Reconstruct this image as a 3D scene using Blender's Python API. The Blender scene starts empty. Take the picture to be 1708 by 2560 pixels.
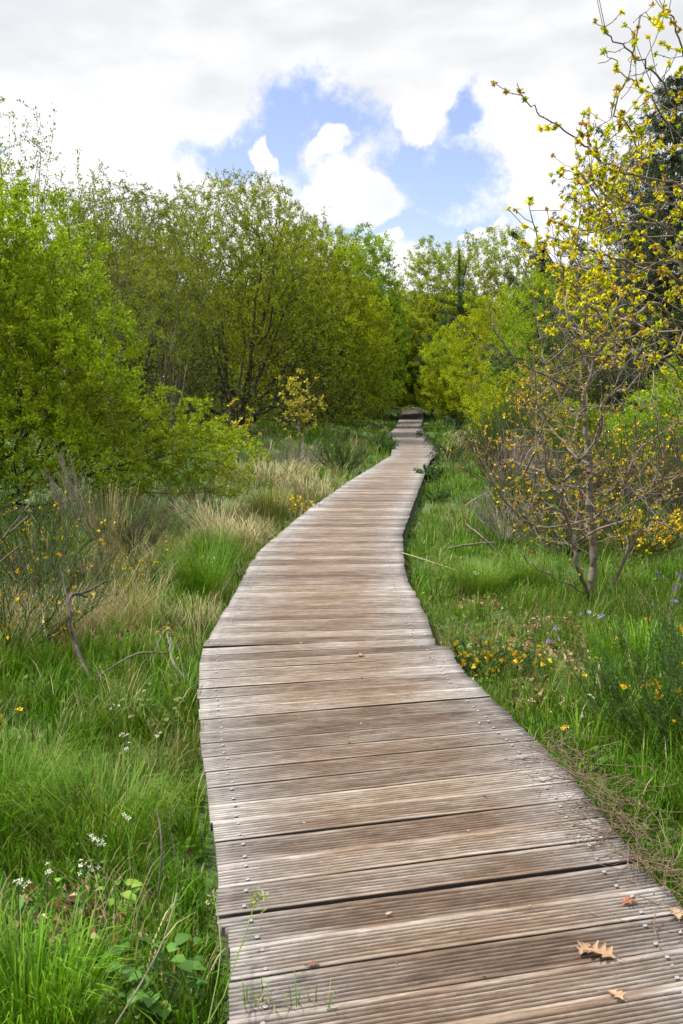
import bpy, math, random
import numpy as np

R = math.radians
SC = bpy.context.scene
COL = SC.collection

# ------------------------------------------------------------------ camera
PITCH = math.atan(290 / 2489)
CAM_H = 1.38
cam_d = bpy.data.cameras.new('camera')
cam = bpy.data.objects.new('camera', cam_d)
COL.objects.link(cam)
cam.location = (0, 0, CAM_H)
cam.rotation_euler = (R(90) - PITCH, 0, 0)
cam_d.sensor_fit = 'VERTICAL'
cam_d.sensor_height = 36
cam_d.lens = 35
cam_d.clip_start = 0.05
cam_d.clip_end = 3000
cam_d.dof.use_dof = True
cam_d.dof.focus_distance = 6.5
cam_d.dof.aperture_fstop = 11
SC.camera = cam

# ------------------------------------------------------------------ view / world / sun
SC.view_settings.view_transform = 'Standard'
SC.view_settings.look = 'None'
SC.view_settings.exposure = 0.78
SC.view_settings.gamma = 1
SC.view_settings.use_curve_mapping = False
SC.cycles.max_bounces = 7
SC.cycles.diffuse_bounces = 4
SC.cycles.glossy_bounces = 2
SC.cycles.transmission_bounces = 5
SC.cycles.transparent_max_bounces = 4
SC.cycles.use_denoising = True

SUN_EL, SUN_AZ = 60, 282      # azimuth clockwise from +Y: high, left and a little behind the viewer
w = bpy.data.worlds.new('World')
SC.world = w
w.use_nodes = True
nt = w.node_tree
nt.nodes.clear()
N = nt.nodes.new
L = nt.links.new


def wm(op, a, b=None, c=None, clamp=False, tree=None):
    t = tree or nt
    n = t.nodes.new('ShaderNodeMath')
    n.operation = op
    n.use_clamp = clamp
    for i, v in enumerate((a, b, c)):
        if v is None:
            continue
        if isinstance(v, (int, float)):
            n.inputs[i].default_value = v
        else:
            t.links.new(v, n.inputs[i])
    return n.outputs[0]


def wmix(fac, a, b, tree=None, mode='MIX'):
    t = tree or nt
    n = t.nodes.new('ShaderNodeMix')
    n.data_type = 'RGBA'
    n.blend_type = mode
    n.clamp_factor = True
    for k, v in ((0, fac), (6, a), (7, b)):
        if isinstance(v, (int, float)):
            n.inputs[k].default_value = v
        elif isinstance(v, tuple):
            n.inputs[k].default_value = (*v, 1)
        else:
            t.links.new(v, n.inputs[k])
    return n.outputs[2]


def wnoise(vec, scale, detail=5, rough=0.55, dist=0.0, tree=None):
    t = tree or nt
    n = t.nodes.new('ShaderNodeTexNoise')
    n.inputs['Scale'].default_value = scale
    n.inputs['Detail'].default_value = detail
    n.inputs['Roughness'].default_value = rough
    n.inputs['Distortion'].default_value = dist
    if vec is not None:
        t.links.new(vec, n.inputs['Vector'])
    return n


def wramp(fac, stops, tree=None):
    t = tree or nt
    n = t.nodes.new('ShaderNodeValToRGB')
    e = n.color_ramp.elements
    while len(e) < len(stops):
        e.new(0.5)
    for k, (p, c) in enumerate(stops):
        e[k].position = p
        e[k].color = (*c, 1) if isinstance(c, tuple) else (c, c, c, 1)
    t.links.new(fac, n.inputs[0])
    return n.outputs[0]


sky = N('ShaderNodeTexSky')
sky.sky_type = 'NISHITA'
sky.sun_disc = False
sky.sun_elevation = R(SUN_EL)
sky.sun_rotation = R(SUN_AZ)
sky.air_density = 1.0
sky.dust_density = 0.6
sky.ozone_density = 2.0
tc = N('ShaderNodeTexCoord')
sep = N('ShaderNodeSeparateXYZ')
L(tc.outputs['Generated'], sep.inputs[0])
dx, dy, dz = sep.outputs
az = wm('ARCTAN2', dx, dy)
el = wm('ARCSINE', dz)
cmb = N('ShaderNodeCombineXYZ')
L(az, cmb.inputs[0]); L(el, cmb.inputs[1])
ne = wnoise(cmb.outputs[0], 8, 6, 0.55, 0.2)
# ragged cloud edges: the layout coordinates are pushed about by the noise
vs = N('ShaderNodeVectorMath'); vs.operation = 'SUBTRACT'
L(ne.outputs['Color'], vs.inputs[0]); vs.inputs[1].default_value = (0.5, 0.5, 0.5)
vk = N('ShaderNodeVectorMath'); vk.operation = 'MULTIPLY_ADD'
L(vs.outputs[0], vk.inputs[0]); vk.inputs[1].default_value = (0.14, 0.14, 0); L(cmb.outputs[0], vk.inputs[2])
P2 = vk.outputs[0]


def sky_dir(px, py):
    x = (px - 854) / 2489; y = -(py - 1280) / 2489
    d = np.array([x, math.cos(PITCH) + y * math.sin(PITCH), -math.sin(PITCH) + y * math.cos(PITCH)])
    d /= np.linalg.norm(d)
    return math.atan2(d[0], d[1]), math.asin(d[2])


def blob(px, py, rx, ry, rot=0.0):
    a, e = sky_dir(px, py)
    m = N('ShaderNodeMapping')
    m.vector_type = 'TEXTURE'
    m.inputs['Location'].default_value = (a, e, 0)
    m.inputs['Rotation'].default_value = (0, 0, R(rot))
    m.inputs['Scale'].default_value = (rx / 2489, ry / 2489, 1)
    L(P2, m.inputs[0])
    v = N('ShaderNodeVectorMath'); v.operation = 'LENGTH'
    L(m.outputs[0], v.inputs[0])
    return wm('SUBTRACT', 1.0, v.outputs['Value'])


def union(bs):
    o = bs[0]
    for b in bs[1:]:
        n = wm('SMOOTH_MAX', o, b, 0.25)
        o = n
    return o


holes = union([blob(830, 300, 140, 68, -8), blob(590, 385, 185, 66, 12), blob(700, 350, 120, 105),
               blob(1085, 450, 140, 130), blob(1000, 370, 75, 100), blob(1160, 285, 38, 85, -40), blob(1030, 575, 270, 62, 0),
               blob(0, 385, 50, 30)])
puffs = union([blob(885, 480, 136, 66, -12), blob(838, 350, 58, 30, 25), blob(640, 395, 48, 36, -20),
               blob(945, 605, 62, 30), blob(1165, 590, 62, 22), blob(1015, 290, 62, 78)])
clr = wm('SUBTRACT', holes, wm('MULTIPLY', wm('MAXIMUM', puffs, 0.0), 2.6))
nf = wnoise(cmb.outputs[0], 20, 8, 0.68)
clr = wm('ADD', clr, wm('MULTIPLY', wm('SUBTRACT', nf.outputs[0], 0.5), 1.5))
clr = wm('ADD', clr, wm('MULTIPLY', wm('SUBTRACT', wnoise(cmb.outputs[0], 60, 6, 0.65).outputs[0], 0.5), 0.8))
mr = N('ShaderNodeMapRange'); mr.interpolation_type = 'SMOOTHSTEP'
L(clr, mr.inputs[0]); mr.inputs[1].default_value = -0.24; mr.inputs[2].default_value = 0.58
clear = mr.outputs[0]
# cloud shade: soft grey bases higher up, brilliant lower edges
vm = N('ShaderNodeVectorMath'); vm.operation = 'MULTIPLY'
L(cmb.outputs[0], vm.inputs[0]); vm.inputs[1].default_value = (1.0, 2.2, 1)
ng = wnoise(vm.outputs[0], 3.3, 6, 0.5, 0.2)
hi = N('ShaderNodeMapRange'); hi.interpolation_type = 'SMOOTHSTEP'
L(el, hi.inputs[0]); hi.inputs[1].default_value = 0.20; hi.inputs[2].default_value = 0.33
g = wm('ADD', wm('MULTIPLY', hi.outputs[0], 0.34), wm('MULTIPLY', wm('SUBTRACT', ng.outputs[0], 0.5), 1.5))
g = wm('ADD', g, wm('MULTIPLY', wm('SUBTRACT', wnoise(vm.outputs[0], 13, 6, 0.55, 0.3).outputs[0], 0.46), 0.55))
shade = wramp(g, [(0.0, (0.66, 0.66, 0.66)), (0.14, (0.585, 0.59, 0.60)), (0.42, (0.48, 0.49, 0.508)), (0.8, (0.405, 0.418, 0.44))])
# the veil of cloud that hides the sun is brighter than the rest
sd = (math.sin(R(SUN_AZ)) * math.cos(R(SUN_EL)), math.cos(R(SUN_AZ)) * math.cos(R(SUN_EL)), math.sin(R(SUN_EL)))
dt = N('ShaderNodeVectorMath'); dt.operation = 'DOT_PRODUCT'
L(tc.outputs['Generated'], dt.inputs[0]); dt.inputs[1].default_value = sd
glow = wm('MULTIPLY', wm('POWER', wm('MAXIMUM', dt.outputs['Value'], 0.0), 3.0), 0.6)
cie = N('ShaderNodeMapRange'); cie.interpolation_type = 'SMOOTHSTEP'      # thinner, brighter cloud overhead
L(el, cie.inputs[0]); cie.inputs[1].default_value = 0.40; cie.inputs[2].default_value = 1.15
glow = wm('ADD', wm('ADD', 1.0, wm('MULTIPLY', cie.outputs[0], 1.45)), glow)
gs = N('ShaderNodeVectorMath'); gs.operation = 'SCALE'
L(shade, gs.inputs[0]); L(glow, gs.inputs['Scale'])
skyc = N('ShaderNodeVectorMath'); skyc.operation = 'MULTIPLY'
L(sky.outputs[0], skyc.inputs[0]); skyc.inputs[1].default_value = (1.0, 0.86, 0.90)
bgc = N('ShaderNodeBackground'); L(gs.outputs[0], bgc.inputs[0]); bgc.inputs[1].default_value = 1.0
bgs = N('ShaderNodeBackground'); L(skyc.outputs[0], bgs.inputs[0]); bgs.inputs[1].default_value = 0.128
ms = N('ShaderNodeMixShader'); L(clear, ms.inputs[0]); L(bgc.outputs[0], ms.inputs[1]); L(bgs.outputs[0], ms.inputs[2])
wo = N('ShaderNodeOutputWorld'); L(ms.outputs[0], wo.inputs[0])

sl = bpy.data.lights.new('sun', 'SUN')
sl.energy = 5.0
sl.angle = R(3)
sl.color = (1.0, 0.95, 0.86)
so = bpy.data.objects.new('sun', sl)
COL.objects.link(so)
so.location = (-20, -20, 40)
from mathutils import Vector
so.rotation_euler = Vector((-sd[0], -sd[1], -sd[2])).to_track_quat('-Z', 'Y').to_euler()

# ------------------------------------------------------------------ helpers
rng = np.random.default_rng(7)


def Wp(px, py, d):
    """point at forward distance d seen in the direction (px, py) from the start of the walk"""
    x = (px - 854) / 2489; y = -(py - 1280) / 2489
    ry = math.cos(PITCH) + y * math.sin(PITCH); rz = -math.sin(PITCH) + y * math.cos(PITCH)
    return np.array([x / ry * d, d, CAM_H + rz / ry * d])


def mesh(name, verts, faces, mat=None, parent=None, col=None, smooth=False, uv=None, loc=None):
    """verts (n,3); faces (m,k) int array or list of such arrays; col (n,3)"""
    verts = np.asarray(verts, np.float32)
    if not isinstance(faces, list):
        faces = [faces]
    faces = [np.asarray(f, np.int32) for f in faces if len(f)]
    me = bpy.data.meshes.new(name)
    me.vertices.add(len(verts))
    me.vertices.foreach_set('co', verts.ravel())
    nl = sum(f.size for f in faces); nf_ = sum(len(f) for f in faces)
    me.loops.add(nl)
    me.loops.foreach_set('vertex_index', np.concatenate([f.ravel() for f in faces]))
    me.polygons.add(nf_)
    tot = np.concatenate([np.full(len(f), f.shape[1], np.int32) for f in faces])
    st = np.zeros(nf_, np.int32); st[1:] = np.cumsum(tot)[:-1]
    me.polygons.foreach_set('loop_start', st)
    if smooth:
        me.polygons.foreach_set('use_smooth', np.ones(nf_, bool))
    if col is not None:
        ca = me.color_attributes.new('tint', 'BYTE_COLOR' if False else 'FLOAT_COLOR', 'POINT')
        c4 = np.ones((len(verts), 4), np.float32); c4[:, :3] = col
        ca.data.foreach_set('color', c4.ravel())
    if uv is not None:
        ul = me.uv_layers.new(name='UVMap')
        idx = np.concatenate([f.ravel() for f in faces])
        ul.data.foreach_set('uv', np.asarray(uv, np.float32)[idx].ravel())
    me.update()
    me.validate()
    if mat:
        me.materials.append(mat)
    o = bpy.data.objects.new(name, me)
    COL.objects.link(o)
    if parent is not None:
        o.parent = parent
    if loc is not None:
        o.location = loc
    return o


def tag(o, label, cat, group=None, kind=None):
    if label: o['label'] = label
    if cat: o['category'] = cat
    if group: o['group'] = group
    if kind: o['kind'] = kind
    return o


def empty(name, loc, label, cat, group=None):
    o = bpy.data.objects.new(name, None)
    o.empty_display_size = 0.2
    COL.objects.link(o)
    o.location = loc
    return tag(o, label, cat, group)


def unit(v):
    return v / np.maximum(np.linalg.norm(v, axis=-1, keepdims=True), 1e-9)


# ------------------------------------------------------------------ materials
def newmat(name):
    m = bpy.data.materials.new(name)
    m.use_nodes = True
    t = m.node_tree
    return m, t, t.nodes['Principled BSDF'], t.nodes['Material Output']


def leaf_mat(name, rough=0.45, trans=0.35, tr_tint=(1.25, 1.1, 0.5), spec=0.35, k=1.0):
    m, t, p, out = newmat(name)
    a = t.nodes.new('ShaderNodeAttribute'); a.attribute_name = 'tint'
    sc_ = t.nodes.new('ShaderNodeVectorMath'); sc_.operation = 'SCALE'; sc_.inputs['Scale'].default_value = k
    t.links.new(a.outputs['Color'], sc_.inputs[0])
    t.links.new(sc_.outputs[0], p.inputs['Base Color'])
    p.inputs['Roughness'].default_value = rough
    p.inputs['Specular IOR Level'].default_value = spec
    tr = t.nodes.new('ShaderNodeBsdfTranslucent')
    v = t.nodes.new('ShaderNodeVectorMath'); v.operation = 'MULTIPLY'
    t.links.new(sc_.outputs[0], v.inputs[0]); v.inputs[1].default_value = tr_tint
    t.links.new(v.outputs[0], tr.inputs[0])
    mx = t.nodes.new('ShaderNodeMixShader'); mx.inputs[0].default_value = trans
    t.links.new(p.outputs[0], mx.inputs[1]); t.links.new(tr.outputs[0], mx.inputs[2])
    t.links.new(mx.outputs[0], out.inputs[0])
    return m


def bark_mat(name, c1, c2, scale=18, bump=0.4):
    m, t, p, out = newmat(name)
    c = t.nodes.new('ShaderNodeTexCoord')
    n = wnoise(c.outputs['Object'], scale, 6, 0.6, tree=t)
    n2 = wnoise(c.outputs['Object'], scale * 5, 4, 0.6, tree=t)
    f = wm('ADD', wm('MULTIPLY', n.outputs[0], 0.7, tree=t), wm('MULTIPLY', n2.outputs[0], 0.3, tree=t), tree=t)
    t.links.new(wramp(f, [(0.32, c1), (0.66, c2)], tree=t), p.inputs['Base Color'])
    p.inputs['Roughness'].default_value = 0.85
    p.inputs['Specular IOR Level'].default_value = 0.25
    b = t.nodes.new('ShaderNodeBump'); b.inputs['Strength'].default_value = bump; b.inputs['Distance'].default_value = 0.01
    t.links.new(n2.outputs[0], b.inputs['Height']); t.links.new(b.outputs[0], p.inputs['Normal'])
    return m


M_LEAF = leaf_mat('fresh_leaf', 0.55, 0.30, (1.35, 1.2, 0.35), 0.12, 1.0)
M_GRASS = leaf_mat('grass_blade', 0.55, 0.26, (1.15, 1.1, 0.4), 0.10, .74)
M_NEEDLE = leaf_mat('conifer_needle', 0.55, 0.1, (1, 1, 1), 0.06, .85)
M_PETAL = leaf_mat('petal', 0.5, 0.25, (1, 1, 1), 0.2, .8)
M_DRY = leaf_mat('dry_leaf', 0.7, 0.15, (1.1, 0.9, 0.7), 0.2, .68)
M_BARK = bark_mat('grey_brown_bark', (0.045, 0.038, 0.028), (0.17, 0.15, 0.115))
M_DARKBARK = bark_mat('dark_bark', (0.02, 0.017, 0.013), (0.085, 0.072, 0.055))
M_OAK = bark_mat('oak_bark', (0.075, 0.055, 0.042), (0.21, 0.17, 0.135), 30)
M_DEAD = bark_mat('dead_wood', (0.09, 0.07, 0.055), (0.33, 0.28, 0.23), 25)
M_GREENSTEM = bark_mat('green_stem', (0.03, 0.055, 0.015), (0.075, 0.12, 0.03), 25, 0.1)

# ------------------------------------------------------------------ terrain
XL = np.array([(-5, -.15), (0.5, -.20), (2.06, -.25), (2.455, -.30), (2.475, -.332), (2.72, -.36), (2.91, -.39), (3.43, -.48), (3.98, -.58),
               (4.53, -.67), (5.07, -.74), (5.44, -.765), (5.97, -.76), (6.92, -.75), (8.01, -.76), (8.94, -.73), (9.95, -.63),
               (11.85, -.44), (13.67, -.2), (16.13, .11), (19.08, .55), (23.31, 1.16), (24.8, 1.25), (29.95, 1.58), (34.0, 1.72),
               (34.3, 1.5), (37, 1.75), (41.81, 2.21), (53.6, 3.05), (60, 3.65), (66, 3.9), (69, 3.4), (72, 2.4), (76, 0.5)])
XR = np.array([(-5, .95), (1.5, .92), (2.66, .92), (2.8, .89), (3.06, .87), (3.43, .85), (3.8, .80), (4.21, .735), (4.6, .67), (4.94, .615),
               (5.40, .60), (5.42, .52), (5.6, .53), (6.09, .54), (6.77, .52), (7.61, .50), (8.69, .54), (10.11, .63), (11.63, .80),
               (13.67, 1.03), (17.48, 1.46), (21.5, 1.92), (24.21, 2.34), (31.44, 2.76), (39.2, 3.2), (47, 3.75), (57.91, 4.75), (64, 5.3), (68, 5.3),
               (72, 4.6), (76, 3.2)])


def xl(y): return np.interp(y, XL[:, 0], XL[:, 1])
def xr(y): return np.interp(y, XR[:, 0], XR[:, 1])
def deck_z(y): return np.interp(y, [-5, 20, 46, 52, 57, 62, 66, 70, 90], [0, 0, 0, .03, .13, .38, .60, .66, .6])


def sstep(v): v = np.clip(v, 0, 1); return v * v * (3 - 2 * v)


def lump(x, y):
    return (np.sin(x * 1.9 + 0.7 * np.sin(y * 1.3)) * np.sin(y * 1.6 + 1.1 * np.sin(x * 0.9 + 2)) * 0.5
            + 0.3 * np.sin(x * 4.3 + y * 1.7 + 1) * np.sin(y * 3.7 - x * 1.1)
            + 0.2 * np.sin(x * 9.1 - y * 2.7) * np.sin(y * 8.3 + x * 3.1))


def gz(x, y):
    x = np.asarray(x, float); y = np.asarray(y, float)
    xc = (xl(y) + xr(y)) / 2
    off = np.abs(x - xc) - 0.62
    near = 1 - sstep((off + 0.1) / 0.5)
    z = deck_z(y) - 0.14 + lump(x, y) * 0.055 * (1 - near) - 0.04 * near
    left = sstep((xc - 1.2 - x) / 3.0) * sstep((y - 15) / 18)
    z = z + 0.42 * left
    z = z + 0.25 * sstep((x - xc - 3) / 6) * sstep((y - 25) / 25)
    far = sstep((np.hypot(x, y) - 90) / 200)
    return z + far * 4 * (0.5 + 0.5 * np.sin(x * 0.012 + 1) * np.sin(y * 0.01))


gx = np.unique(np.concatenate([np.arange(-7, 7.01, 0.14), np.arange(-20, 20, 0.8), np.linspace(-600, 600, 61)]))
gy = np.unique(np.concatenate([np.arange(-3, 16, 0.14), np.arange(16, 80, 0.6), np.linspace(-200, 1200, 61)]))
GX, GY = np.meshgrid(gx, gy)
V = np.stack([GX.ravel(), GY.ravel(), gz(GX, GY).ravel()], 1)
nx, ny = len(gx), len(gy)
ii = (np.arange(ny - 1)[:, None] * nx + np.arange(nx - 1)[None]).ravel()
F = np.stack([ii, ii + 1, ii + 1 + nx, ii + nx], 1)
mg, t, p, out = newmat('soil_and_moss')
c = t.nodes.new('ShaderNodeTexCoord')
n1 = wnoise(c.outputs['Object'], 1.4, 8, 0.6, tree=t)
n2 = wnoise(c.outputs['Object'], 22, 6, 0.65, tree=t)
base = wramp(n1.outputs[0], [(0.35, (0.035, 0.075, 0.012)), (0.52, (0.05, 0.10, 0.016)), (0.70, (0.075, 0.065, 0.03))], tree=t)
fine = wramp(n2.outputs[0], [(0.3, (0.35, 0.35, 0.35)), (0.7, (1.5, 1.4, 1.2))], tree=t)
t.links.new(wmix(1.0, base, fine, t, 'MULTIPLY'), p.inputs['Base Color'])
p.inputs['Roughness'].default_value = 0.95
b = t.nodes.new('ShaderNodeBump'); b.inputs['Strength'].default_value = 0.8; b.inputs['Distance'].default_value = 0.03
t.links.new(n2.outputs[0], b.inputs['Height']); t.links.new(b.outputs[0], p.inputs['Normal'])
ground = mesh('ground', V, F, mg, smooth=True)
tag(ground, 'damp mossy ground under the grass either side of the boardwalk', None, kind='structure')

# ------------------------------------------------------------------ boardwalk
bw = empty('boardwalk', (0, 0, 0), 'winding boardwalk of weathered brown grooved planks leading into the trees', 'boardwalk')


def wood_mat():
    m, t, p, out = newmat('weathered_grooved_wood')
    uvn = t.nodes.new('ShaderNodeUVMap'); uvn.uv_map = 'UVMap'
    at = t.nodes.new('ShaderNodeAttribute'); at.attribute_name = 'tint'
    sp = t.nodes.new('ShaderNodeSeparateColor'); t.links.new(at.outputs['Color'], sp.inputs[0])
    rnd, edge, groove = sp.outputs

    def mp(sx, sy):
        k = t.nodes.new('ShaderNodeMapping'); k.inputs['Scale'].default_value = (sx, sy, 1)
        t.links.new(uvn.outputs[0], k.inputs[0]); return k.outputs[0]
    gr = wnoise(mp(16, 170), 1, 5, 0.65, 0.4, tree=t).outputs[0]
    gr2 = wnoise(mp(3.5, 48), 1, 6, 0.6, 0.6, tree=t).outputs[0]
    blo = wnoise(mp(2.2, 4.5), 1, 5, 0.6, tree=t).outputs[0]
    spk = wnoise(mp(60, 240), 1, 3, 0.7, tree=t).outputs[0]
    f = wm('ADD', wm('MULTIPLY', gr, 0.5, tree=t), wm('MULTIPLY', gr2, 0.5, tree=t), tree=t)
    f = wm('ADD', 0.5, wm('MULTIPLY', wm('SUBTRACT', f, 0.5, tree=t), 0.8, tree=t), tree=t)
    f = wm('ADD', f, wm('MULTIPLY', wm('SUBTRACT', rnd, 0.5, tree=t), 0.15, tree=t), tree=t)
    f = wm('ADD', f, wm('MULTIPLY', wm('SUBTRACT', blo, 0.5, tree=t), 0.22, tree=t), tree=t)
    brown = wramp(f, [(0.32, (0.036, 0.022, 0.014)), (0.43, (0.088, 0.055, 0.035)), (0.54, (0.155, 0.106, 0.072)), (0.68, (0.28, 0.212, 0.152))], tree=t)
    grey = wramp(f, [(0.32, (0.055, 0.047, 0.043)), (0.42, (0.118, 0.104, 0.095)), (0.54, (0.215, 0.197, 0.184)), (0.68, (0.39, 0.367, 0.346))], tree=t)
    e = wm('ADD', edge, wm('MULTIPLY', wm('SUBTRACT', blo, 0.5, tree=t), 1.3, tree=t), tree=t)
    e = wm('ADD', e, wm('MULTIPLY', wm('SUBTRACT', gr2, 0.5, tree=t), 0.9, tree=t), clamp=True, tree=t)
    colr = wmix(e, brown, grey, t)
    # dirt lodged in the grooves
    gd = wm('MULTIPLY', groove, wm('ADD', 0.85, wm('MULTIPLY', gr2, 0.4, tree=t), tree=t), clamp=True, tree=t)
    colr = wmix(gd, colr, (0.013, 0.009, 0.006), t)
    dk = wramp(spk, [(0.30, 0.55), (0.42, 1.0)], tree=t)
    colr = wmix(0.6, colr, wmix(1.0, colr, dk, t, 'MULTIPLY'), t)
    t.links.new(colr, p.inputs['Base Color'])
    p.inputs['Roughness'].default_value = 0.65
    p.inputs['Specular IOR Level'].default_value = 0.28
    b = t.nodes.new('ShaderNodeBump'); b.inputs['Strength'].default_value = 0.55; b.inputs['Distance'].default_value = 0.003
    t.links.new(wm('ADD', gr, wm('MULTIPLY', spk, 0.5, tree=t), tree=t), b.inputs['Height'])
    t.links.new(b.outputs[0], p.inputs['Normal'])
    return m


M_WOOD = wood_mat()
ANG = np.array([(0, 15), (2, 15), (3.5, 15.5), (4.5, 14), (5.0, 12), (5.38, 10), (5.44, 6), (6.3, 5.5), (8, 3.5), (10, 1.5), (12, -2), (16, -6), (25, -8), (60, -5), (68, 10), (76, 25)])


def build_deck():
    r = np.random.default_rng(3)
    BWD = 0.143
    NG = 7                                    # grooves per board
    # cross profile: (v, z, groove)
    prof = [(0.0, -0.028, 0.9), (0.0005, -0.003, 0.9), (0.0025, 0.0, 0.3), (0.005, 0.0, 0.0), (0.011, 0.0, 0.0)]
    p0, p1 = 0.016, BWD - 0.012
    pitch = (p1 - p0) / NG
    for k in range(NG):
        a = p0 + k * pitch
        prof += [(a, -0.0002, 0.0), (a + 0.0020, -0.0066, 1.0), (a + pitch * 0.52, -0.0068, 1.0), (a + pitch * 0.52 + 0.0022, -0.0002, 0.0)]
        if k < NG - 1:
            prof += [(a + pitch * 0.8, 0.0004, 0.0)]
    prof += [(BWD - 0.011, 0.0, 0.0), (BWD - 0.005, 0.0, 0.0), (BWD - 0.0025, 0.0, 0.3), (BWD - 0.0005, -0.003, 0.9), (BWD, -0.028, 0.9)]
    prof = np.array(prof)
    coarse = np.array([(0.0, -0.028, 0.9), (0.003, 0, 0.2), (0.012, 0, 0), (BWD * .35, -0.001, .6), (BWD * .5, 0, .0), (BWD * .7, -0.001, .6), (BWD - 0.012, 0, 0), (BWD - 0.003, 0, 0.2), (BWD, -0.028, 0.9)])
    VV, FF, CC, UU = [], [], [], []
    base = 0
    y = -0.4
    k = 0
    boards = []
    while y < 75:
        ang = np.interp(y, ANG[:, 0], ANG[:, 1])
        gap = 0.0012 + 0.002 * r.random()
        if r.random() < 0.08: gap += 0.005
        yc = y
        for (ya, g2) in ((2.38, 0.022), (2.90, 0.010), (4.10, 0.009), (2.15, 0.006), (5.30, 0.005)):
            if ya <= y < ya + 0.15:
                gap += g2
        P = prof if y < 22 else coarse
        n = 26 if y < 9 else (12 if y < 22 else 5)
        v = P[:, 0][:, None]
        s = np.linspace(0, 1, n)[None]
        xc = (xl(y) + xr(y)) / 2
        a = math.radians(ang + r.normal() * (0.05 if y < 20 else .03))
        ca, sa = math.cos(a), math.sin(a)
        cx = xc - sa * v; cy = yc + ca * v
        jl, jr = r.normal() * 0.0045, r.normal() * 0.0045
        # ends: intersect each row with the edge curves
        uL = np.full_like(cy, -0.6); uR = np.full_like(cy, 0.6)
        for _ in range(6):
            uL = (xl(cy + uL * sa) - cx) / ca
            uR = (xr(cy + uR * sa) - cx) / ca
        uL = uL - jl; uR = uR + jr
        u = uL + (uR - uL) * s
        # slight bow, cup and waviness of each weathered plank
        bow = 0.0013 * r.normal(); ph = r.random() * 6
        wav = 0.0011 * np.sin(u * 5 + ph) + 0.0006 * np.sin(u * 17 + ph * 3)
        bowt = bow * (1 - (2 * s - 1) ** 2)
        X = cx + ca * u - sa * (wav + bowt)
        Y = cy + sa * u + ca * (wav + bowt)
        tilt = r.normal() * 0.003 if y > 2 else 0
        cup = -0.0018 * r.random() * (1 - ((v - BWD / 2) / (BWD / 2)) ** 2)
        Z = P[:, 1][:, None] + tilt * (v - BWD / 2) + cup + deck_z(cy) + 0.0008 * r.normal() + 0.0014 * np.sin(u * 2.3 + ph) + (P[:, 1][:, None] > -0.02) * r.normal(0, 0.00025, X.shape)
        G = np.broadcast_to(P[:, 2][:, None], X.shape).copy()
        # worn stretches where the grooves have weathered flat
        wear = sstep((np.sin(u * (2 + 2 * r.random()) + ph * 2) * np.sin(v * 50 + ph) - 0.6) / 0.3)
        ed = 1 - np.minimum(s, 1 - s) / 0.30
        ed = np.clip(ed, 0, 1)
        edv = np.broadcast_to(ed, X.shape) * 0.95 + 0.10 + 0.35 * np.interp(y, [8, 30], [0, 1])  # greyer ends; far planks also paled, grazing sky sheen put into the colour
        nr, nc = X.shape
        VV.append(np.stack([X.ravel(), Y.ravel(), Z.ravel()], 1))
        CC.append(np.stack([np.full(nr * nc, r.random()), edv.ravel(), (G * (1 - 0.3 * wear)).ravel()], 1))
        uo = r.random() * 50
        UU.append(np.stack([(u + uo).ravel(), (np.broadcast_to(v, X.shape) + k * 0.37).ravel()], 1))
        i = (np.arange(nr - 1)[:, None] * nc + np.arange(nc - 1)[None]).ravel() + base
        FF.append(np.stack([i, i + 1, i + 1 + nc, i + nc], 1))
        # end caps as strips to a lower line
        for col_, flip in ((0, 1), (nc - 1, 0)):
            top = base + np.arange(nr) * nc + col_
            low = base + nr * nc + np.arange(nr) + (0 if col_ == 0 else nr)
            q = np.stack([top[:-1], low[:-1], low[1:], top[1:]], 1)
            FF.append(q if not flip else q[:, ::-1])
        lowv = []
        for col_ in (0, nc - 1):
            lv = np.stack([X[:, col_], Y[:, col_], np.full(nr, deck_z(y) - 0.029)], 1)
            lowv.append(lv)
        lowv = np.concatenate(lowv)
        VV.append(lowv)
        CC.append(np.stack([np.full(2 * nr, .3), np.full(2 * nr, .6), np.full(2 * nr, .5)], 1))
        UU.append(np.zeros((2 * nr, 2)))
        base += nr * nc + 2 * nr
        boards.append((y, a, uL[:, 0], uR[:, 0], xc, k))
        y += (BWD + gap) / ca ** 0 * 1.0
        k += 1
    deck = mesh('deck', np.concatenate(VV), np.concatenate(FF), M_WOOD, bw, np.concatenate(CC), uv=np.concatenate(UU))
    return boards


boards = build_deck()
# bearers beneath the planks
for side in (0, 1):
    ys = np.concatenate([np.arange(-0.3, 30, 0.3), np.arange(30, 75, 1.0)])
    ex = xl(ys) + 0.07 if side == 0 else xr(ys) - 0.16
    ws = 0.09
    zt = deck_z(ys) - 0.030
    ring = [(ex, zt), (ex + ws, zt), (ex + ws, zt - 0.14), (ex, zt - 0.14)]
    V = np.stack([np.stack([a_, ys, b_], 1) for a_, b_ in ring], 1).reshape(-1, 3)
    n = len(ys)
    F = []
    for j in range(4):
        i = np.arange(n - 1) * 4
        F.append(np.stack([i + j, i + (j + 1) % 4, i + 4 + (j + 1) % 4, i + 4 + j], 1))
    mesh('bearer', V, np.concatenate(F), M_DARKBARK, bw)

# screw heads, two at each end of a plank
m_scr, t, p, out = newmat('screw_steel')
p.inputs['Base Color'].default_value = (0.22, 0.22, 0.225, 1); p.inputs['Metallic'].default_value = 0.35; p.inputs['Roughness'].default_value = 0.6


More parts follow.
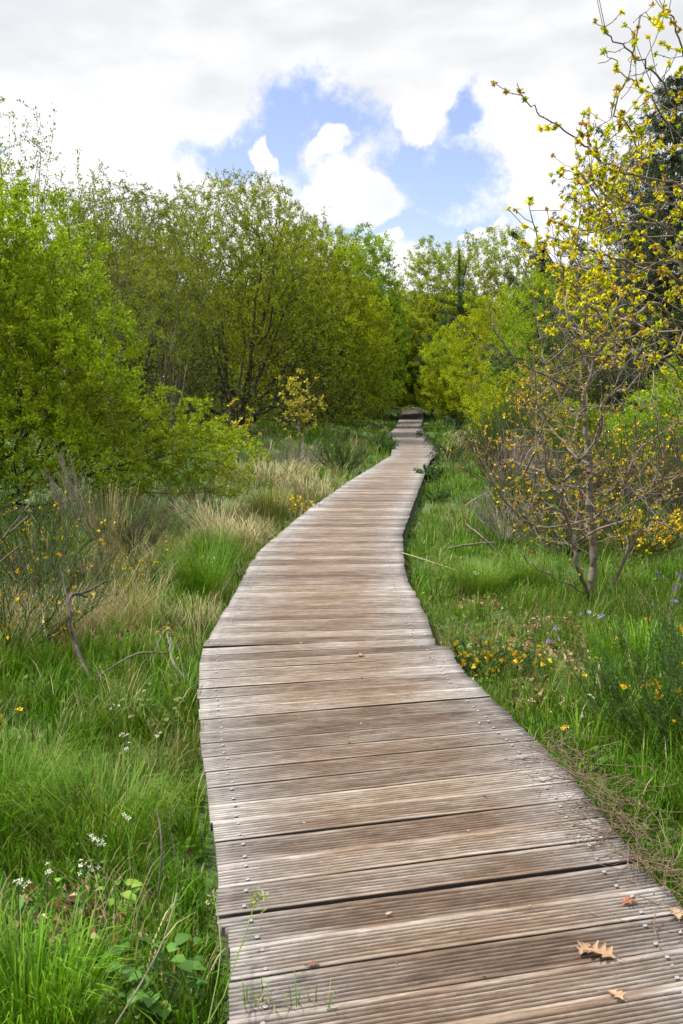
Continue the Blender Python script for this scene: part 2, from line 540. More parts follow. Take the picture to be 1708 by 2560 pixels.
def disc(r0, z0, n=14):
    a = np.arange(n) * 2 * np.pi / n
    o_ = np.stack([np.cos(a) * r0, np.sin(a) * r0, np.full(n, z0)], 1)
    m_ = np.stack([np.cos(a) * r0 * .8, np.sin(a) * r0 * .8, np.full(n, z0 + .0016)], 1)
    i_ = np.stack([np.cos(a) * r0 * .35, np.sin(a) * r0 * .35, np.full(n, z0 + .0013)], 1)
    j_ = np.stack([np.cos(a) * r0 * .3, np.sin(a) * r0 * .3, np.full(n, z0 - .002)], 1)
    V = np.concatenate([o_, m_, i_, j_, [[0, 0, z0 - .002]]])
    F = []
    k = np.arange(n); k2 = (k + 1) % n
    for a_ in range(3):
        F.append(np.stack([k + a_ * n, k2 + a_ * n, k2 + (a_ + 1) * n, k + (a_ + 1) * n], 1))
    return V, [np.concatenate(F), np.stack([k + 3 * n, k2 + 3 * n, np.full(n, 4 * n)], 1)]


sv, sf = disc(0.0062, 0.0)
scr0 = None
spots = []
for (y, a, uL, uR, xc, k) in boards:
    if y < 1.9: continue
    if y > 13: break
    for side in (0, 1):
        for v in (0.028, 0.112):
            u = np.interp(v, [0, .143], [uL[0], uL[-1]]) + 0.085 + rng.normal() * .004 if side == 0 else np.interp(v, [0, .143], [uR[0], uR[-1]]) - 0.12 + rng.normal() * .004
            spots.append((xc + math.cos(a) * u - math.sin(a) * v, y + math.sin(a) * u + math.cos(a) * v, 0.0012))
spots = [s for s in spots if abs(s[0]) < 0.36 * s[1] + 0.02]
for i, s in enumerate(spots[:100]):
    if scr0 is None:
        scr0 = mesh('screw', sv, sf, m_scr, bw, smooth=False); o = scr0
    else:
        o = scr0.copy(); COL.objects.link(o); o.parent = bw
    o.location = s
rest = spots[100:]
if rest:
    VV = np.concatenate([sv + np.array(s) for s in rest])
    F1 = np.concatenate([sf[0] + i * len(sv) for i in range(len(rest))]); F2 = np.concatenate([sf[1] + i * len(sv) for i in range(len(rest))])
    o = mesh('screw_heads', VV, [F1, F2], m_scr, bw); o['kind'] = 'stuff'

# ------------------------------------------------------------------ growing things
REF = unit(np.array([0.31, 0.17, 0.93])[None])[0]
REF2 = unit(np.array([0.9, -0.37, 0.11])[None])[0]


def frames(d):
    ref = np.where((np.abs(d @ REF) > 0.95)[:, None], REF2[None], REF[None])
    u = unit(np.cross(d, ref)); v = np.cross(d, u)
    return u, v


def tubes(P0, P1, R0, R1, ns=3, D0=None, D1=None):
    """one open prism per segment; D0/D1 are the ring directions"""
    d = unit(P1 - P0)
    if D0 is None: D0 = d
    if D1 is None: D1 = d
    u0, v0 = frames(D0); u1, v1 = frames(D1)
    a = np.arange(ns) * 2 * np.pi / ns
    ca, sa = np.cos(a)[None, :, None], np.sin(a)[None, :, None]
    A = P0[:, None] + R0[:, None, None] * (ca * u0[:, None] + sa * v0[:, None])
    B = P1[:, None] + R1[:, None, None] * (ca * u1[:, None] + sa * v1[:, None])
    V = np.concatenate([A, B], 1).reshape(-1, 3)
    b = (np.arange(len(P0)) * 2 * ns)[:, None]
    k = np.arange(ns)[None]
    F = np.stack([b + k, b + (k + 1) % ns, b + ns + (k + 1) % ns, b + ns + k], -1).reshape(-1, 4)
    return V, F


class Skel:
    def __init__(s, root, seed=0):
        s.r = np.random.default_rng(seed)
        s.pos = [np.array(root, float)]; s.par = [-1]; s.pl = [0.0]

    def add(s, p, par):
        s.pos.append(np.array(p, float)); s.par.append(par)
        s.pl.append(s.pl[par] + np.linalg.norm(s.pos[-1] - s.pos[par]))
        return len(s.pos) - 1

    def limb(s, pts, par=0, sub=3, jit=0.03):
        """a hand-placed limb; returns the index of its last node"""
        pts = [s.pos[par]] + [np.array(q, float) for q in pts]
        P = np.array(pts)
        t_ = np.linspace(0, len(P) - 1, (len(P) - 1) * sub + 1)
        # Catmull-Rom
        Q = np.vstack([2 * P[0] - P[1], P, 2 * P[-1] - P[-2]])
        for tt in t_[1:]:
            i = min(int(tt), len(P) - 2); f = tt - i
            a, b, c, d = Q[i], Q[i + 1], Q[i + 2], Q[i + 3]
            q = 0.5 * ((2 * b) + (-a + c) * f + (2 * a - 5 * b + 4 * c - d) * f ** 2 + (-a + 3 * b - 3 * c + d) * f ** 3)
            par = s.add(q + s.r.normal(0, jit, 3) * (0.3 if f < 0.01 else 1), par)
        return par

    def connect(s, A, k=0.3, seg=0.3, jit=0.08, lift=0.0, start=0):
        n0 = len(s.pos)
        cap = n0 + len(A) * 14
        P = np.zeros((cap, 3)); PL = np.zeros(cap)
        P[:n0] = s.pos; PL[:n0] = s.pl
        root = s.pos[0]
        order = np.argsort(np.linalg.norm(A - root, axis=1) + s.r.normal(0, 0.1, len(A)))
        for i in order:
            n = len(s.pos)
            q = A[i]
            dd = P[start:n] - q
            cost = np.sqrt((dd * dd).sum(1)) + k * PL[start:n]
            j = int(np.argmin(cost)) + start
            dist = np.linalg.norm(q - P[j])
            if dist < 1e-3: continue
            m = min(12, max(1, int(round(dist / seg))))
            a = P[j].copy()
            off = s.r.normal(0, jit, 3) * dist; off[2] += lift * dist
            par = j
            for h in range(1, m + 1):
                f = h / m
                pt = a + (q - a) * f + off * 4 * f * (1 - f) * 0.5 + (s.r.normal(0, jit * seg * 0.35, 3) if h < m else 0)
                par = s.add(pt, par)
                P[par] = s.pos[par]; PL[par] = s.pl[par]

    def finish(s, tip=0.004, power=2.4, rmax=None):
        s.P = np.array(s.pos); s.A = np.array(s.par)
        n = len(s.P)
        acc = np.zeros(n); main = np.full(n, -1); mr_ = np.zeros(n)
        rad = np.zeros(n); tp = tip ** power
        tipd = np.zeros(n)
        A = s.A
        for i in range(n - 1, -1, -1):
            if acc[i] == 0: acc[i] = tp
            else: acc[i] *= 1.0
            rad[i] = acc[i] ** (1 / power)
            p_ = A[i]
            if p_ >= 0:
                acc[p_] += acc[i] + tp * 0.10
                if acc[i] > mr_[p_]:
                    mr_[p_] = acc[i]; main[p_] = i
                tipd[p_] = max(tipd[p_], tipd[i] + 1)
        if rmax: rad = rad * min(1.0, rmax / rad[0]) if rad[0] > rmax * 3 else np.minimum(rad, rmax)
        s.rad = rad; s.main = main; s.tipd = tipd
        d = np.zeros((n, 3))
        d[1:] = unit(s.P[1:] - s.P[A[1:]])
        d[0] = d[main[0]] if main[0] >= 0 else (0, 0, 1)
        dd = d.copy()
        has = main >= 0
        dd[has] = unit(d[has] + d[main[has]])
        s.d = d; s.dd = dd
        return s

    def bark(s, name_thick, name_thin, mat, thr, parent, ns=(6, 3), mat_thin=None):
        idx = np.arange(1, len(s.P)); par = s.A[idx]
        ismain = s.main[par] == idx
        R0 = np.where(ismain, s.rad[par], s.rad[idx] * 1.05)
        D0 = np.where(ismain[:, None], s.dd[par], s.d[idx])
        res = []
        for name, sel, k, mt in ((name_thick, s.rad[idx] >= thr, ns[0], mat), (name_thin, s.rad[idx] < thr, ns[1], mat_thin or mat)):
            if sel.sum() == 0: continue
            V, F = tubes(s.P[par[sel]], s.P[idx[sel]], R0[sel], s.rad[idx[sel]], k, D0[sel], s.dd[idx[sel]])
            res.append(mesh(name, V - np.array(parent.location), F, mat=mt, parent=parent, smooth=True))
        return res

    def twig_points(s, n, rmax, r=None, hbias=0.0, tipmax=99):
        r = r or s.r
        idx = np.where((s.rad < rmax) & (s.A >= 0) & (s.tipd <= tipmax))[0]
        ln = np.linalg.norm(s.P[idx] - s.P[s.A[idx]], axis=1)
        w_ = ln * (1 + hbias * (s.tipd[idx] <= 1))
        j = r.choice(idx, n, p=w_ / w_.sum())
        f = r.random((n, 1))
        return s.P[s.A[j]] * (1 - f) + s.P[j] * f, s.d[j]


def leaves(pts, dirs, size, r, colors, per=3, width=0.42, up=0.35, spread=0.9, sizevar=0.35, fold=0.25, clump=None, vary=0.16, back=(0, 0, 0)):
    """bunches of leaf blades: each a folded rhombus"""
    n = len(pts) * per
    P = np.repeat(pts, per, 0); D = np.repeat(dirs, per, 0)
    d = unit(D * 0.55 + r.normal(0, spread, (n, 3)) * 0.75 + np.array([0, 0, up]))
    rv = unit(r.normal(0, 1, (n, 3)))
    sdir = unit(np.cross(d, rv)); nrm = np.cross(sdir, d)
    ln = size * np.clip(r.normal(1, sizevar, n), 0.4, 1.8)[:, None]
    wd = ln * width * (0.8 + 0.4 * r.random((n, 1)))
    b = P + d * ln * 0.08
    t_ = b + d * ln - nrm * ln * 0.12
    m = b + d * ln * 0.48 + nrm * fold * wd * 0.6
    V = np.stack([b, m + sdir * wd * 0.5, t_, m - sdir * wd * 0.5], 1).reshape(-1, 3)
    F = (np.arange(n)[:, None] * 4 + np.arange(4)[None])
    colors = np.array(colors)
    pick = r.integers(0, len(colors), len(pts))
    c = np.repeat(colors[pick], per, 0)
    c = c * (1 + r.normal(0, vary, (n, 1))) * (1 + r.normal(0, 0.05, (n, 3)))
    c = np.clip(c, 0.003, 0.9)
    return V, F, np.repeat(c, 4, 0)


def ellip(r, lobes, n, shell=0.45, cut=None):
    """random points in a union of ellipsoids, denser toward the outside"""
    lobes = np.array(lobes, float)
    vol = lobes[:, 3] * lobes[:, 4] * lobes[:, 5]
    j = r.choice(len(lobes), n, p=vol / vol.sum())
    d = unit(r.normal(0, 1, (n, 3)))
    rad = r.random((n, 1)) ** shell
    p_ = lobes[j, :3] + d * rad * lobes[j, 3:6]
    zg = gz(p_[:, 0], p_[:, 1])
    p_ = p_[p_[:, 2] > zg + 0.12]
    if cut is not None: p_ = p_[cut(p_)]
    return p_


YG = [(0.20, 0.27, 0.030), (0.16, 0.235, 0.028), (0.13, 0.20, 0.027), (0.24, 0.29, 0.035)]
OLIVE = [(0.17, 0.22, 0.018), (0.13, 0.18, 0.015), (0.20, 0.24, 0.024), (0.14, 0.20, 0.015)]
BRIGHT = [(0.20, 0.34, 0.025), (0.16, 0.28, 0.02), (0.25, 0.37, 0.03)]


def shrub_tree(name, label, cat, base, stems, lobes, n_att, n_leaf, leaf, colors, seed, group=None, mat=None, tip=0.004,
               power=2.35, thr=0.018, per=3, k=0.22, seg=0.35, jit=0.10, shell=0.45, width=0.45, rmax_leaf=0.011, extra=None, lift=0.05,
               up=0.35, hbias=1.0, stem_jit=0.04, cut=None, leafz=None):
    """stems: list of polylines from the base; the rest of the branching grows into the lobes"""
    r = np.random.default_rng(seed)
    base = np.array([base[0], base[1], float(gz(base[0], base[1])) - 0.05])
    root = empty(name, tuple(base), label, cat, group)
    s = Skel(base, seed)
    for st in stems:
        s.limb([base + np.array(q) for q in st], 0, 4, stem_jit)
    A = ellip(r, [(base[0] + l[0], base[1] + l[1], base[2] + l[2], l[3], l[4], l[5]) for l in lobes], n_att, shell, cut)
    if extra is not None: A = np.concatenate([A, extra])
    s.connect(A, k, seg, jit, lift)
    s.finish(tip, power)
    s.bark('trunk', 'branches', mat or M_BARK, thr, root)
    P, D = s.twig_points(n_leaf // per, rmax_leaf, r, hbias)
    if leafz:                       # shaded lower wood carries fewer leaves
        q = leafz[2] + (1 - leafz[2]) * sstep((P[:, 2] - base[2] - leafz[0]) / (leafz[1] - leafz[0]))
        kk = r.random(len(P)) < q
        P, D = P[kk], D[kk]
    V, F, C = leaves(P + r.normal(0, leaf * 0.9, P.shape), D, leaf, r, colors, per, width, up)
    # older and younger growth on different boughs
    q = V[::4]
    tone = 1 + .26 * np.sin(q[:, 0] * 2.1 + 1.3 * np.sin(q[:, 2] * 1.7 + seed)) * np.sin(q[:, 2] * 2.6 + q[:, 1] * 1.4 + seed) + .12 * np.sin(q[:, 0] * 5.3 + q[:, 2] * 6.1)
    warm = .05 * np.sin(q[:, 0] * 1.1 + q[:, 2] * 1.5 + seed * 2)
    C = C * np.repeat(np.stack([tone * (1 + warm), tone, tone * (1 - warm)], 1), 4, 0)
    mesh('crown', V - base, F, M_LEAF, root, C)
    return root, s


# --- the big bush on the left
def left_bush():
    lobes = [(-0.6, 0.2, 2.2, 2.0, 1.9, 2.3), (0.45, 0, 3.15, 1.25, 1.4, 1.25), (0.95, -0.2, 2.1, 1.15, 1.3, 1.15), (2.1, -0.2, 0.95, 1.15, 1.2, 0.72),
             (2.75, 0.0, 0.75, 0.85, 1.0, 0.55), (1.3, -0.2, 1.1, 1.4, 1.4, 0.9), (0.5, -0.7, 0.55, 2.0, 0.9, 0.5), (-0.6, -0.2, 3.4, 1.4, 1.4, 1.4), (-1.0, -1.2, 0.9, 1.6, 1.2, 0.9)]
    stems = [[(0.2, 0, 0.8), (0.1, -0.3, 2.0), (0.3, -0.2, 3.4), (0.2, 0, 4.4)], [(-0.4, 0.2, 0.7), (-1.0, 0.2, 1.9), (-1.3, 0.2, 3.4)],
             [(0.5, 0, 0.5), (1.3, -0.2, 1.3), (1.9, -0.3, 2.3)], [(0.4, -0.2, 0.35), (1.5, -0.5, 0.65), (2.7, -0.2, 0.9), (3.4, 0, 1.0)],
             [(0.3, 0.1, 0.2), (1.4, 0.3, 0.22), (2.5, 0.3, 0.3), (3.5, 0.3, 0.25)], [(-0.1, -0.3, 0.6), (-0.6, -0.8, 1.5), (-0.8, -0.9, 2.5)]]
    return shrub_tree('willow_bush', 'large spreading bush with bright yellow-green leaves and low dark limbs left of the boardwalk', 'bush',
                      (-4.5, 12.6), stems, lobes, 8500, 560000, 0.028, [(0.25, 0.35, 0.010), (0.21, 0.31, 0.010), (0.17, 0.27, 0.010), (0.31, 0.39, 0.014)], 11,
                      seg=0.22, tip=0.0022, thr=0.014, rmax_leaf=0.010, mat=M_DARKBARK, jit=0.13, per=5, hbias=2.5, leafz=(.2, 2.0, .5))


left_bush()

# --- slender, sparsely leaved trees rising behind it
def slender(label, base, h, spread, seed, tips, leaf_n=5200, lean=0.0, group='slender half-bare trees behind the left bush', cols=OLIVE):
    r = np.random.default_rng(seed)
    stems = []
    for k in range(tips):
        a = r.random() * 6.28; q = spread * (0.35 + 0.65 * r.random()); hh = h * (0.72 + 0.28 * r.random())
        stems.append([(math.cos(a) * q * .15, math.sin(a) * q * .15, hh * .25), (math.cos(a) * q * .5 + lean * .3, math.sin(a) * q * .5, hh * .62), (math.cos(a) * q + lean, math.sin(a) * q, hh)])
    return shrub_tree('slender_tree', label, 'tree', base, stems, [(lean * .6, 0, h * 0.66, spread, spread, h * 0.34)], 700, int(leaf_n * 1.7), 0.036, cols, seed,
                      group, tip=0.003, thr=0.02, k=0.1, seg=0.3, jit=0.06, lift=0.12, up=0.8, rmax_leaf=0.008, mat=M_BARK)


slender('slender tree with thin bare twigs reaching highest above the left bush', (-5.6, 17.6), 6.6, 1.0, 21, 9, 5000)
slender('thin twiggy tree between the left bush and the big willow, second tallest', (-4.7, 20.5), 6.2, 1.2, 22, 10, 9000)
slender('thin olive leaved tree with upright stems close behind the top of the left bush', (-3.9, 23), 6.0, 1.3, 25, 9, 18000)

# --- the willows on the left of the path
def willow(label, base, h, rx, seed, n_leaf=80000, leaf=0.07, cols=OLIVE, n_att=1800, skirt=True, top=0.0, cut=None, lowleaf=.5, group='big willows left of the boardwalk'):
    r = np.random.default_rng(seed)
    stems = []
    for k in range(9):
        a = k / 9 * 6.28 + r.random() * .5
        q = rx * (0.5 + 0.4 * r.random())
        hh = h * (0.65 + 0.3 * r.random())
        stems.append([(math.cos(a) * q * .2, math.sin(a) * q * .2, hh * .22), (math.cos(a) * q * .55, math.sin(a) * q * .55, hh * .6), (math.cos(a) * q * .9, math.sin(a) * q * .9, hh)])
    lobes = [(0, 0, h * .62, rx * .85, rx * .8, h * .38), (rx * .45, -rx * .35, h * .42, rx * .62, rx * .55, h * .32), (-rx * .45, -rx * .35, h * .45, rx * .62, rx * .55, h * .32),
             (rx * .1, 0, h * .80, rx * .55, rx * .5, h * .2)]
    if skirt:
        lobes += [(rx * .55, -rx * .4, h * .20, rx * .6, rx * .5, h * .18), (-rx * .4, -rx * .5, h * .18, rx * .65, rx * .5, h * .17), (0, -rx * .45, h * .10, rx * 1.0, rx * .5, h * .11)]
    n_leaf = int(n_leaf * 1.3)
    return shrub_tree('willow_tree', label, 'tree', base, stems, lobes, n_att, n_leaf, leaf, cols, seed, group, tip=0.0045, thr=0.03,
                      seg=0.5, jit=0.12, rmax_leaf=0.016, mat=M_DARKBARK, per=4, k=0.18, cut=cut, hbias=1.5, stem_jit=.13, leafz=(h * .15, h * .62, lowleaf))


WC1 = [(0.22, 0.27, 0.018), (0.18, 0.235, 0.016), (0.26, 0.30, 0.022), (0.16, 0.23, 0.016)]
WC0 = [(0.13, 0.17, 0.014), (0.10, 0.14, 0.012), (0.16, 0.19, 0.018)]  # darkened olive: the dim interior of the wood is put into the leaf colour
WC2 = [(0.27, 0.34, 0.010), (0.22, 0.30, 0.010), (0.32, 0.37, 0.014), (0.19, 0.27, 0.010)]
willow('tall round-topped willow with a dense olive green crown and dark tangled limbs', (-3.2, 31), 8.0, 3.5, 31, 210000, 0.042, WC1, 7500, lowleaf=.10)
willow('wide yellow-green willow leaning over the left edge of the far boardwalk', (-1.4, 36.5), 7.5, 3.3, 32, 240000, 0.050, WC2, 7500, lowleaf=.28)
willow('lower dark willow filling the gap between the left bush and the tall willow', (-6.0, 27), 6.9, 3.1, 33, 110000, 0.042, WC0, 6500, lowleaf=.12)
willow('yellowish willow whose twigs hang lowest beside the dark bend of the boardwalk', (-0.5, 45), 6.8, 2.9, 34, 150000, 0.06, WC2, 4500, lowleaf=.35)

# --- the wood behind: two kinds of tree, copied
def copy_tree(o, loc, rz, sc):
    c = o.copy(); COL.objects.link(c); c.location = loc; c.rotation_euler = (0, 0, rz); c.scale = (sc, sc, sc)
    for ch in o.children:
        d = ch.copy(); COL.objects.link(d); d.parent = c
    return c


WOODLAB = 'olive green tree of the wood behind, glimpsed through gaps in the front row'
wa, _ = willow(WOODLAB, (-9.5, 38), 7.4, 4.2, 36, 110000, 0.08, WC0, 2600, group='trees of the wood behind')
willow('low dense willow whose crown shades the end of the boardwalk from the left', (2.2, 58), 6.8, 3.7, 39, 230000, 0.08, WC1, 3600, lowleaf=.9, skirt=False)
willow('leafy tree overhanging the shaded end of the boardwalk from the right', (6.4, 61), 7.4, 3.8, 40, 230000, 0.08, WC1, 3600, lowleaf=.9, skirt=False)
willow('dark crowned tree standing right behind the crest of the boardwalk', (4.6, 72), 8.2, 4.2, 46, 160000, 0.1, WC0, 2600, lowleaf=.9)
wb, _ = willow(WOODLAB, (10.5, 50), 7.6, 4.2, 37, 110000, 0.08, OLIVE, 2600, group='trees of the wood behind')
rw = np.random.default_rng(38)
for i, (x, y) in enumerate([(-4.5, 41), (-13.5, 40), (-7, 47), (-2.2, 50), (-11.5, 50), (-2.0, 60), (-16, 55), (-6, 62), (2.4, 84), (8.2, 78), (14.5, 52), (19, 60), (12.5, 45), (0.2, 72), (9, 92), (-9, 76), (17, 78), (22, 70), (-1.2, 66), (7.7, 66)]):
    copy_tree((wa, wb)[i % 2], (x, y, float(gz(x, y)) - .05), rw.random() * 6.28, (.85 + .25 * rw.random()) * (.95 if i > 1 else .85))

# --- trees and bushes beyond, right of the path
willow('bright fresh green beech rising behind the willows at the bend of the path', (1.2, 52), 10.2, 2.3, 41, 60000, 0.085, BRIGHT, 1500, skirt=False, group=None)
FARC = [(0.23, 0.30, 0.025), (0.20, 0.27, 0.02), (0.27, 0.33, 0.03)]
willow('distant airy tree with pale green crown left of the pine', (5.6, 63), 11.0, 3.1, 42, 80000, 0.08, FARC, 2000, group='airy trees far beyond the boardwalk')
willow('distant airy tree with the broadest pale crown right of the pine', (9.3, 62), 11.6, 3.6, 43, 95000, 0.08, FARC, 2200, group='airy trees far beyond the boardwalk')
willow('shaded round tree closing the view where the boardwalk disappears', (4.2, 78), 9.0, 4.4, 44, 90000, 0.11, OLIVE, 1800, group='airy trees far beyond the boardwalk')
willow('distant green tree filling the gap beside the small far spruce', (14.0, 66), 9.6, 3.4, 45, 70000, 0.09, FARC, 1600, group='airy trees far beyond the boardwalk')

LIME = [(0.28, 0.35, 0.008), (0.24, 0.31, 0.008), (0.33, 0.38, 0.010)]


def far_bush(label, base, h, rx, seed, cols, n_leaf=42000, leaf=0.06, group='leafy bushes right of the far boardwalk'):
    r = np.random.default_rng(seed)
    stems = []
    for k in range(8):
        a = r.random() * 6.28; q = rx * (.5 + .4 * r.random()); hh = h * (.7 + .3 * r.random())
        stems.append([(math.cos(a) * q * .3, math.sin(a) * q * .3, hh * .35), (math.cos(a) * q, math.sin(a) * q, hh * .95)])
    lobes = [(0, 0, h * .55, rx, rx * .9, h * .42), (rx * .4, -rx * .3, h * .35, rx * .7, rx * .6, h * .3), (-rx * .45, -rx * .2, h * .4, rx * .6, rx * .6, h * .3), (0, 0, h * .82, rx * .55, rx * .55, h * .2)]
    return shrub_tree('leafy_bush', label, 'bush', base, stems, lobes, 2200, int(n_leaf * 2.4), leaf * .75, cols, seed, group, tip=0.003, thr=0.02,
                      seg=0.35, jit=0.1, rmax_leaf=0.012, mat=M_BARK, per=4, k=0.2, hbias=1.5, up=0.5)


far_bush('lime green bush crowding the right edge of the farthest boardwalk', (5.2, 44), 4.9, 1.95, 51, WC2, 60000)
far_bush('tall lime green bush right of the first, below the pine', (6.1, 37), 5.6, 2.5, 52, LIME, 80000, 0.058)
far_bush('fresh green bush in front of the small far spruce', (7.0, 33), 5.9, 2.4, 53, [(0.20, 0.31, 0.012), (0.16, 0.26, 0.012), (0.24, 0.34, 0.015)], 52000, 0.058)
far_bush('low olive bush before the lime green ones, thin grey stems at its foot', (5.0, 29), 3.2, 1.6, 54, LIME, 30000, 0.045)
far_bush('spreading lime green bush between the path bushes and the spruce, widest of them', (8.6, 28), 4.4, 2.4, 57, LIME, 60000, 0.05)
far_bush('light green bush directly behind the tallest flowering broom', (5.4, 26.5), 3.6, 1.7, 58, [(0.20, 0.31, 0.012), (0.17, 0.27, 0.012)], 50000, 0.05)
far_bush('leafy green bush in the middle of the right bank, nearest the far boardwalk', (4.3, 23.5), 2.3, 1.3, 59, LIME, 36000, 0.045)
far_bush('low rounded green bush before the tallest flowering broom', (4.2, 18.2), 1.5, 1.0, 60, [(0.18, 0.27, 0.015), (0.22, 0.30, 0.015)], 26000, 0.04)
far_bush('green bush behind the wide flowering broom right of the young oak', (5.4, 15.2), 1.9, 1.4, 65, [(0.17, 0.27, 0.015), (0.21, 0.31, 0.015)], 40000, 0.04)
far_bush('green bank of leaves behind the young oak, against the foot of the spruce', (6.6, 18.0), 2.4, 1.5, 66, [(0.15, 0.25, 0.015), (0.19, 0.29, 0.015)], 40000, 0.042)
far_bush('green bush at the foot of the big dark spruce', (8.0, 19.5), 2.3, 1.6, 55, [(0.18, 0.28, 0.015), (0.22, 0.31, 0.02)], 40000, 0.045)
far_bush('small green bush behind the flowering broom and left of the spruce', (5.6, 23), 2.7, 1.5, 56, LIME, 24000, 0.045)


def conifer(name, label, base, h, rx, seed, n_whorl, per, cols, needle=0.06, group=None, dens=1.0, z0=0.06, droop=0.25):
    r = np.random.default_rng(seed)
    base = np.array([base[0], base[1], float(gz(*base)) - 0.05])
    root = empty(name, tuple(base), label, 'tree', group)
    zt = np.linspace(0, h, 16)
    tx = np.cumsum(r.normal(0, .008, 16)) * h * .1
    TP = np.stack([tx, tx[::-1] * 0, zt], 1)
    rt = 0.012 + 0.018 * h * (1 - zt / h) ** 0.9
    V, F = tubes(TP[:-1], TP[1:], rt[:-1], rt[1:], 8, np.tile([[0, 0, 1.]], (15, 1)), np.tile([[0, 0, 1.]], (15, 1)))
    mesh('trunk', V, F, M_DARKBARK, root, smooth=True)
    S0, S1, SR = [], [], []
    NP, ND = [], []
    for i in range(n_whorl):
        f = z0 + (1 - z0) * (i + r.random() * .6) / n_whorl
        z = f * h
        ln = rx * (1 - f) ** 0.85 * (0.78 + 0.4 * r.random()) + 0.015 * rx
        for j in range(per):
            a = (j + r.random() * .7) / per * 6.28 + i * 2.4
            L_ = ln * (0.62 + 0.5 * r.random())
            m = 7
            s_ = np.linspace(0, 1, m)
            rise = (0.55 * f - droop)
            zz = z + L_ * (rise * s_ + 0.22 * s_ ** 3 - 0.12 * np.sin(s_ * 3.1))
            bx = np.interp(z, zt, tx) + np.cos(a) * L_ * s_; by = np.sin(a) * L_ * s_
            B = np.stack([bx, by, zz], 1)
            S0.append(B[:-1]); S1.append(B[1:]); SR.append(0.012 * (L_ / rx + .2) * (1 - s_[:-1] * .8))
            # side twigs
            nt_ = int((L_ / 0.10) * dens) + 2
            q = r.random(nt_) * .95 + .05
            for sgn in (-1, 1):
                p0 = np.stack([np.interp(q, s_, B[:, k]) for k in range(3)], 1)
                tl = (0.10 + 0.34 * L_ * (1 - q) * 0.9) * (0.7 + .6 * r.random(nt_))
                ta = a + sgn * (0.9 + 0.3 * r.random(nt_))
                p1 = p0 + np.stack([np.cos(ta) * tl, np.sin(ta) * tl, -tl * (0.25 + .5 * r.random(nt_))], 1)
                S0.append(p0); S1.append(p1); SR.append(np.full(nt_, .0025))
                for g_ in np.arange(0.1, 1.01, 0.18):
                    NP.append(p0 * (1 - g_) + p1 * g_ + r.normal(0, .012, p0.shape)); ND.append(unit(p1 - p0))
            g2 = r.random(int(L_ / 0.04) + 3)
            NP.append(np.stack([np.interp(g2, s_, B[:, k]) for k in range(3)], 1)); ND.append(np.tile(unit(B[-1:] - B[:1]), (len(g2), 1)))
    S0 = np.concatenate(S0); S1 = np.concatenate(S1); SR = np.concatenate(SR)
    V, F = tubes(S0, S1, SR, SR * .7, 3)
    mesh('branches', V, F, M_DARKBARK, root)
    NP = np.concatenate(NP); ND = np.concatenate(ND)
    V, F, C = leaves(NP, ND, needle, r, cols, 4, 0.18, -0.1, 0.5, fold=0.1)
    mesh('crown', V, F, M_NEEDLE, root, C)
    return root


SPR = [(0.028, 0.065, 0.022), (0.038, 0.08, 0.026), (0.022, 0.05, 0.018), (0.036, 0.07, 0.025), (0.08, 0.055, 0.03)]
conifer('spruce_tree', 'tall dark spruce with drooping brown-tipped boughs behind the oak branches', (7.1, 22), 8.35, 5.6, 61, 34, 8, SPR, 0.06)
conifer('spruce_tree', 'small pointed spruce far off between the green trees and the oak', (11.9, 60), 10.2, 2.0, 62, 26, 6, [(0.025, 0.05, 0.03), (0.035, 0.06, 0.035)], 0.16, dens=.5)
conifer('spruce_tree', 'dark spruce far off right, mostly hidden by the oak leaves', (11.8, 40), 9.0, 2.6, 63, 28, 7, SPR, 0.12, dens=.6)


def pine():
    r = np.random.default_rng(64)
    base = np.array([5.55, 48.0, float(gz(5.55, 48)) - .05])
    root = empty('pine_tree', tuple(base), 'slim pine with two upright needle shoots standing above the lime green bushes', 'tree')
    S0, S1, SR, NP, ND = [], [], [], [], []

    def shoot(p0, p1, rad, dn, m=14):
        t_ = np.linspace(0, 1, m)[:, None]
        B = p0 * (1 - t_) + p1 * t_ + r.normal(0, .02, (m, 3)) * np.linspace(0, 1, m)[:, None]
        S0.append(B[:-1]); S1.append(B[1:]); SR.append(np.linspace(rad, rad * .4, m - 1))
        if dn:
            g_ = r.random(dn)[:, None]
            NP.append(p0 * (1 - g_) + p1 * g_); ND.append(np.tile(unit((p1 - p0)[None]) * .9, (dn, 1)))
    shoot(np.array([0, 0, 0.]), np.array([.02, 0, 6.2]), .075, 60)
    shoot(np.array([.02, 0, 5.6]), np.array([0.0, 0, 8.4]), .03, 230)
    shoot(np.array([.05, 0, 5.8]), np.array([.33, 0, 7.7]), .02, 120)
    for i in range(46):
        z = 2.2 + 3.6 * r.random(); a = r.random() * 6.28; l = 0.9 + 0.8 * r.random() * (1.2 - (z - 2.2) / 5)
        d = np.array([math.cos(a) * l * (1.3 if math.cos(a) < 0 else .8), math.sin(a) * l, l * .15])
        shoot(np.array([0, 0, z]), np.array([0, 0, z]) + d, .015, int(90 * l))
    V, F = tubes(np.concatenate(S0), np.concatenate(S1), np.concatenate(SR), np.concatenate(SR) * .9, 5)
    mesh('trunk', V, F, M_BARK, root)
    V, F, C = leaves(np.concatenate(NP), np.concatenate(ND), 0.15, r, [(0.06, 0.12, 0.035), (0.08, 0.14, 0.04), (0.05, 0.10, 0.035)], 6, 0.08, .2, .45, fold=.05)
    mesh('crown', V, F, M_NEEDLE, root, C)


pine()

# ------------------------------------------------------------------ the oaks on the right
OAKL = [(0.40, 0.34, 0.025), (0.30, 0.32, 0.03), (0.46, 0.37, 0.03), (0.26, 0.30, 0.03), (0.34, 0.24, 0.04)]


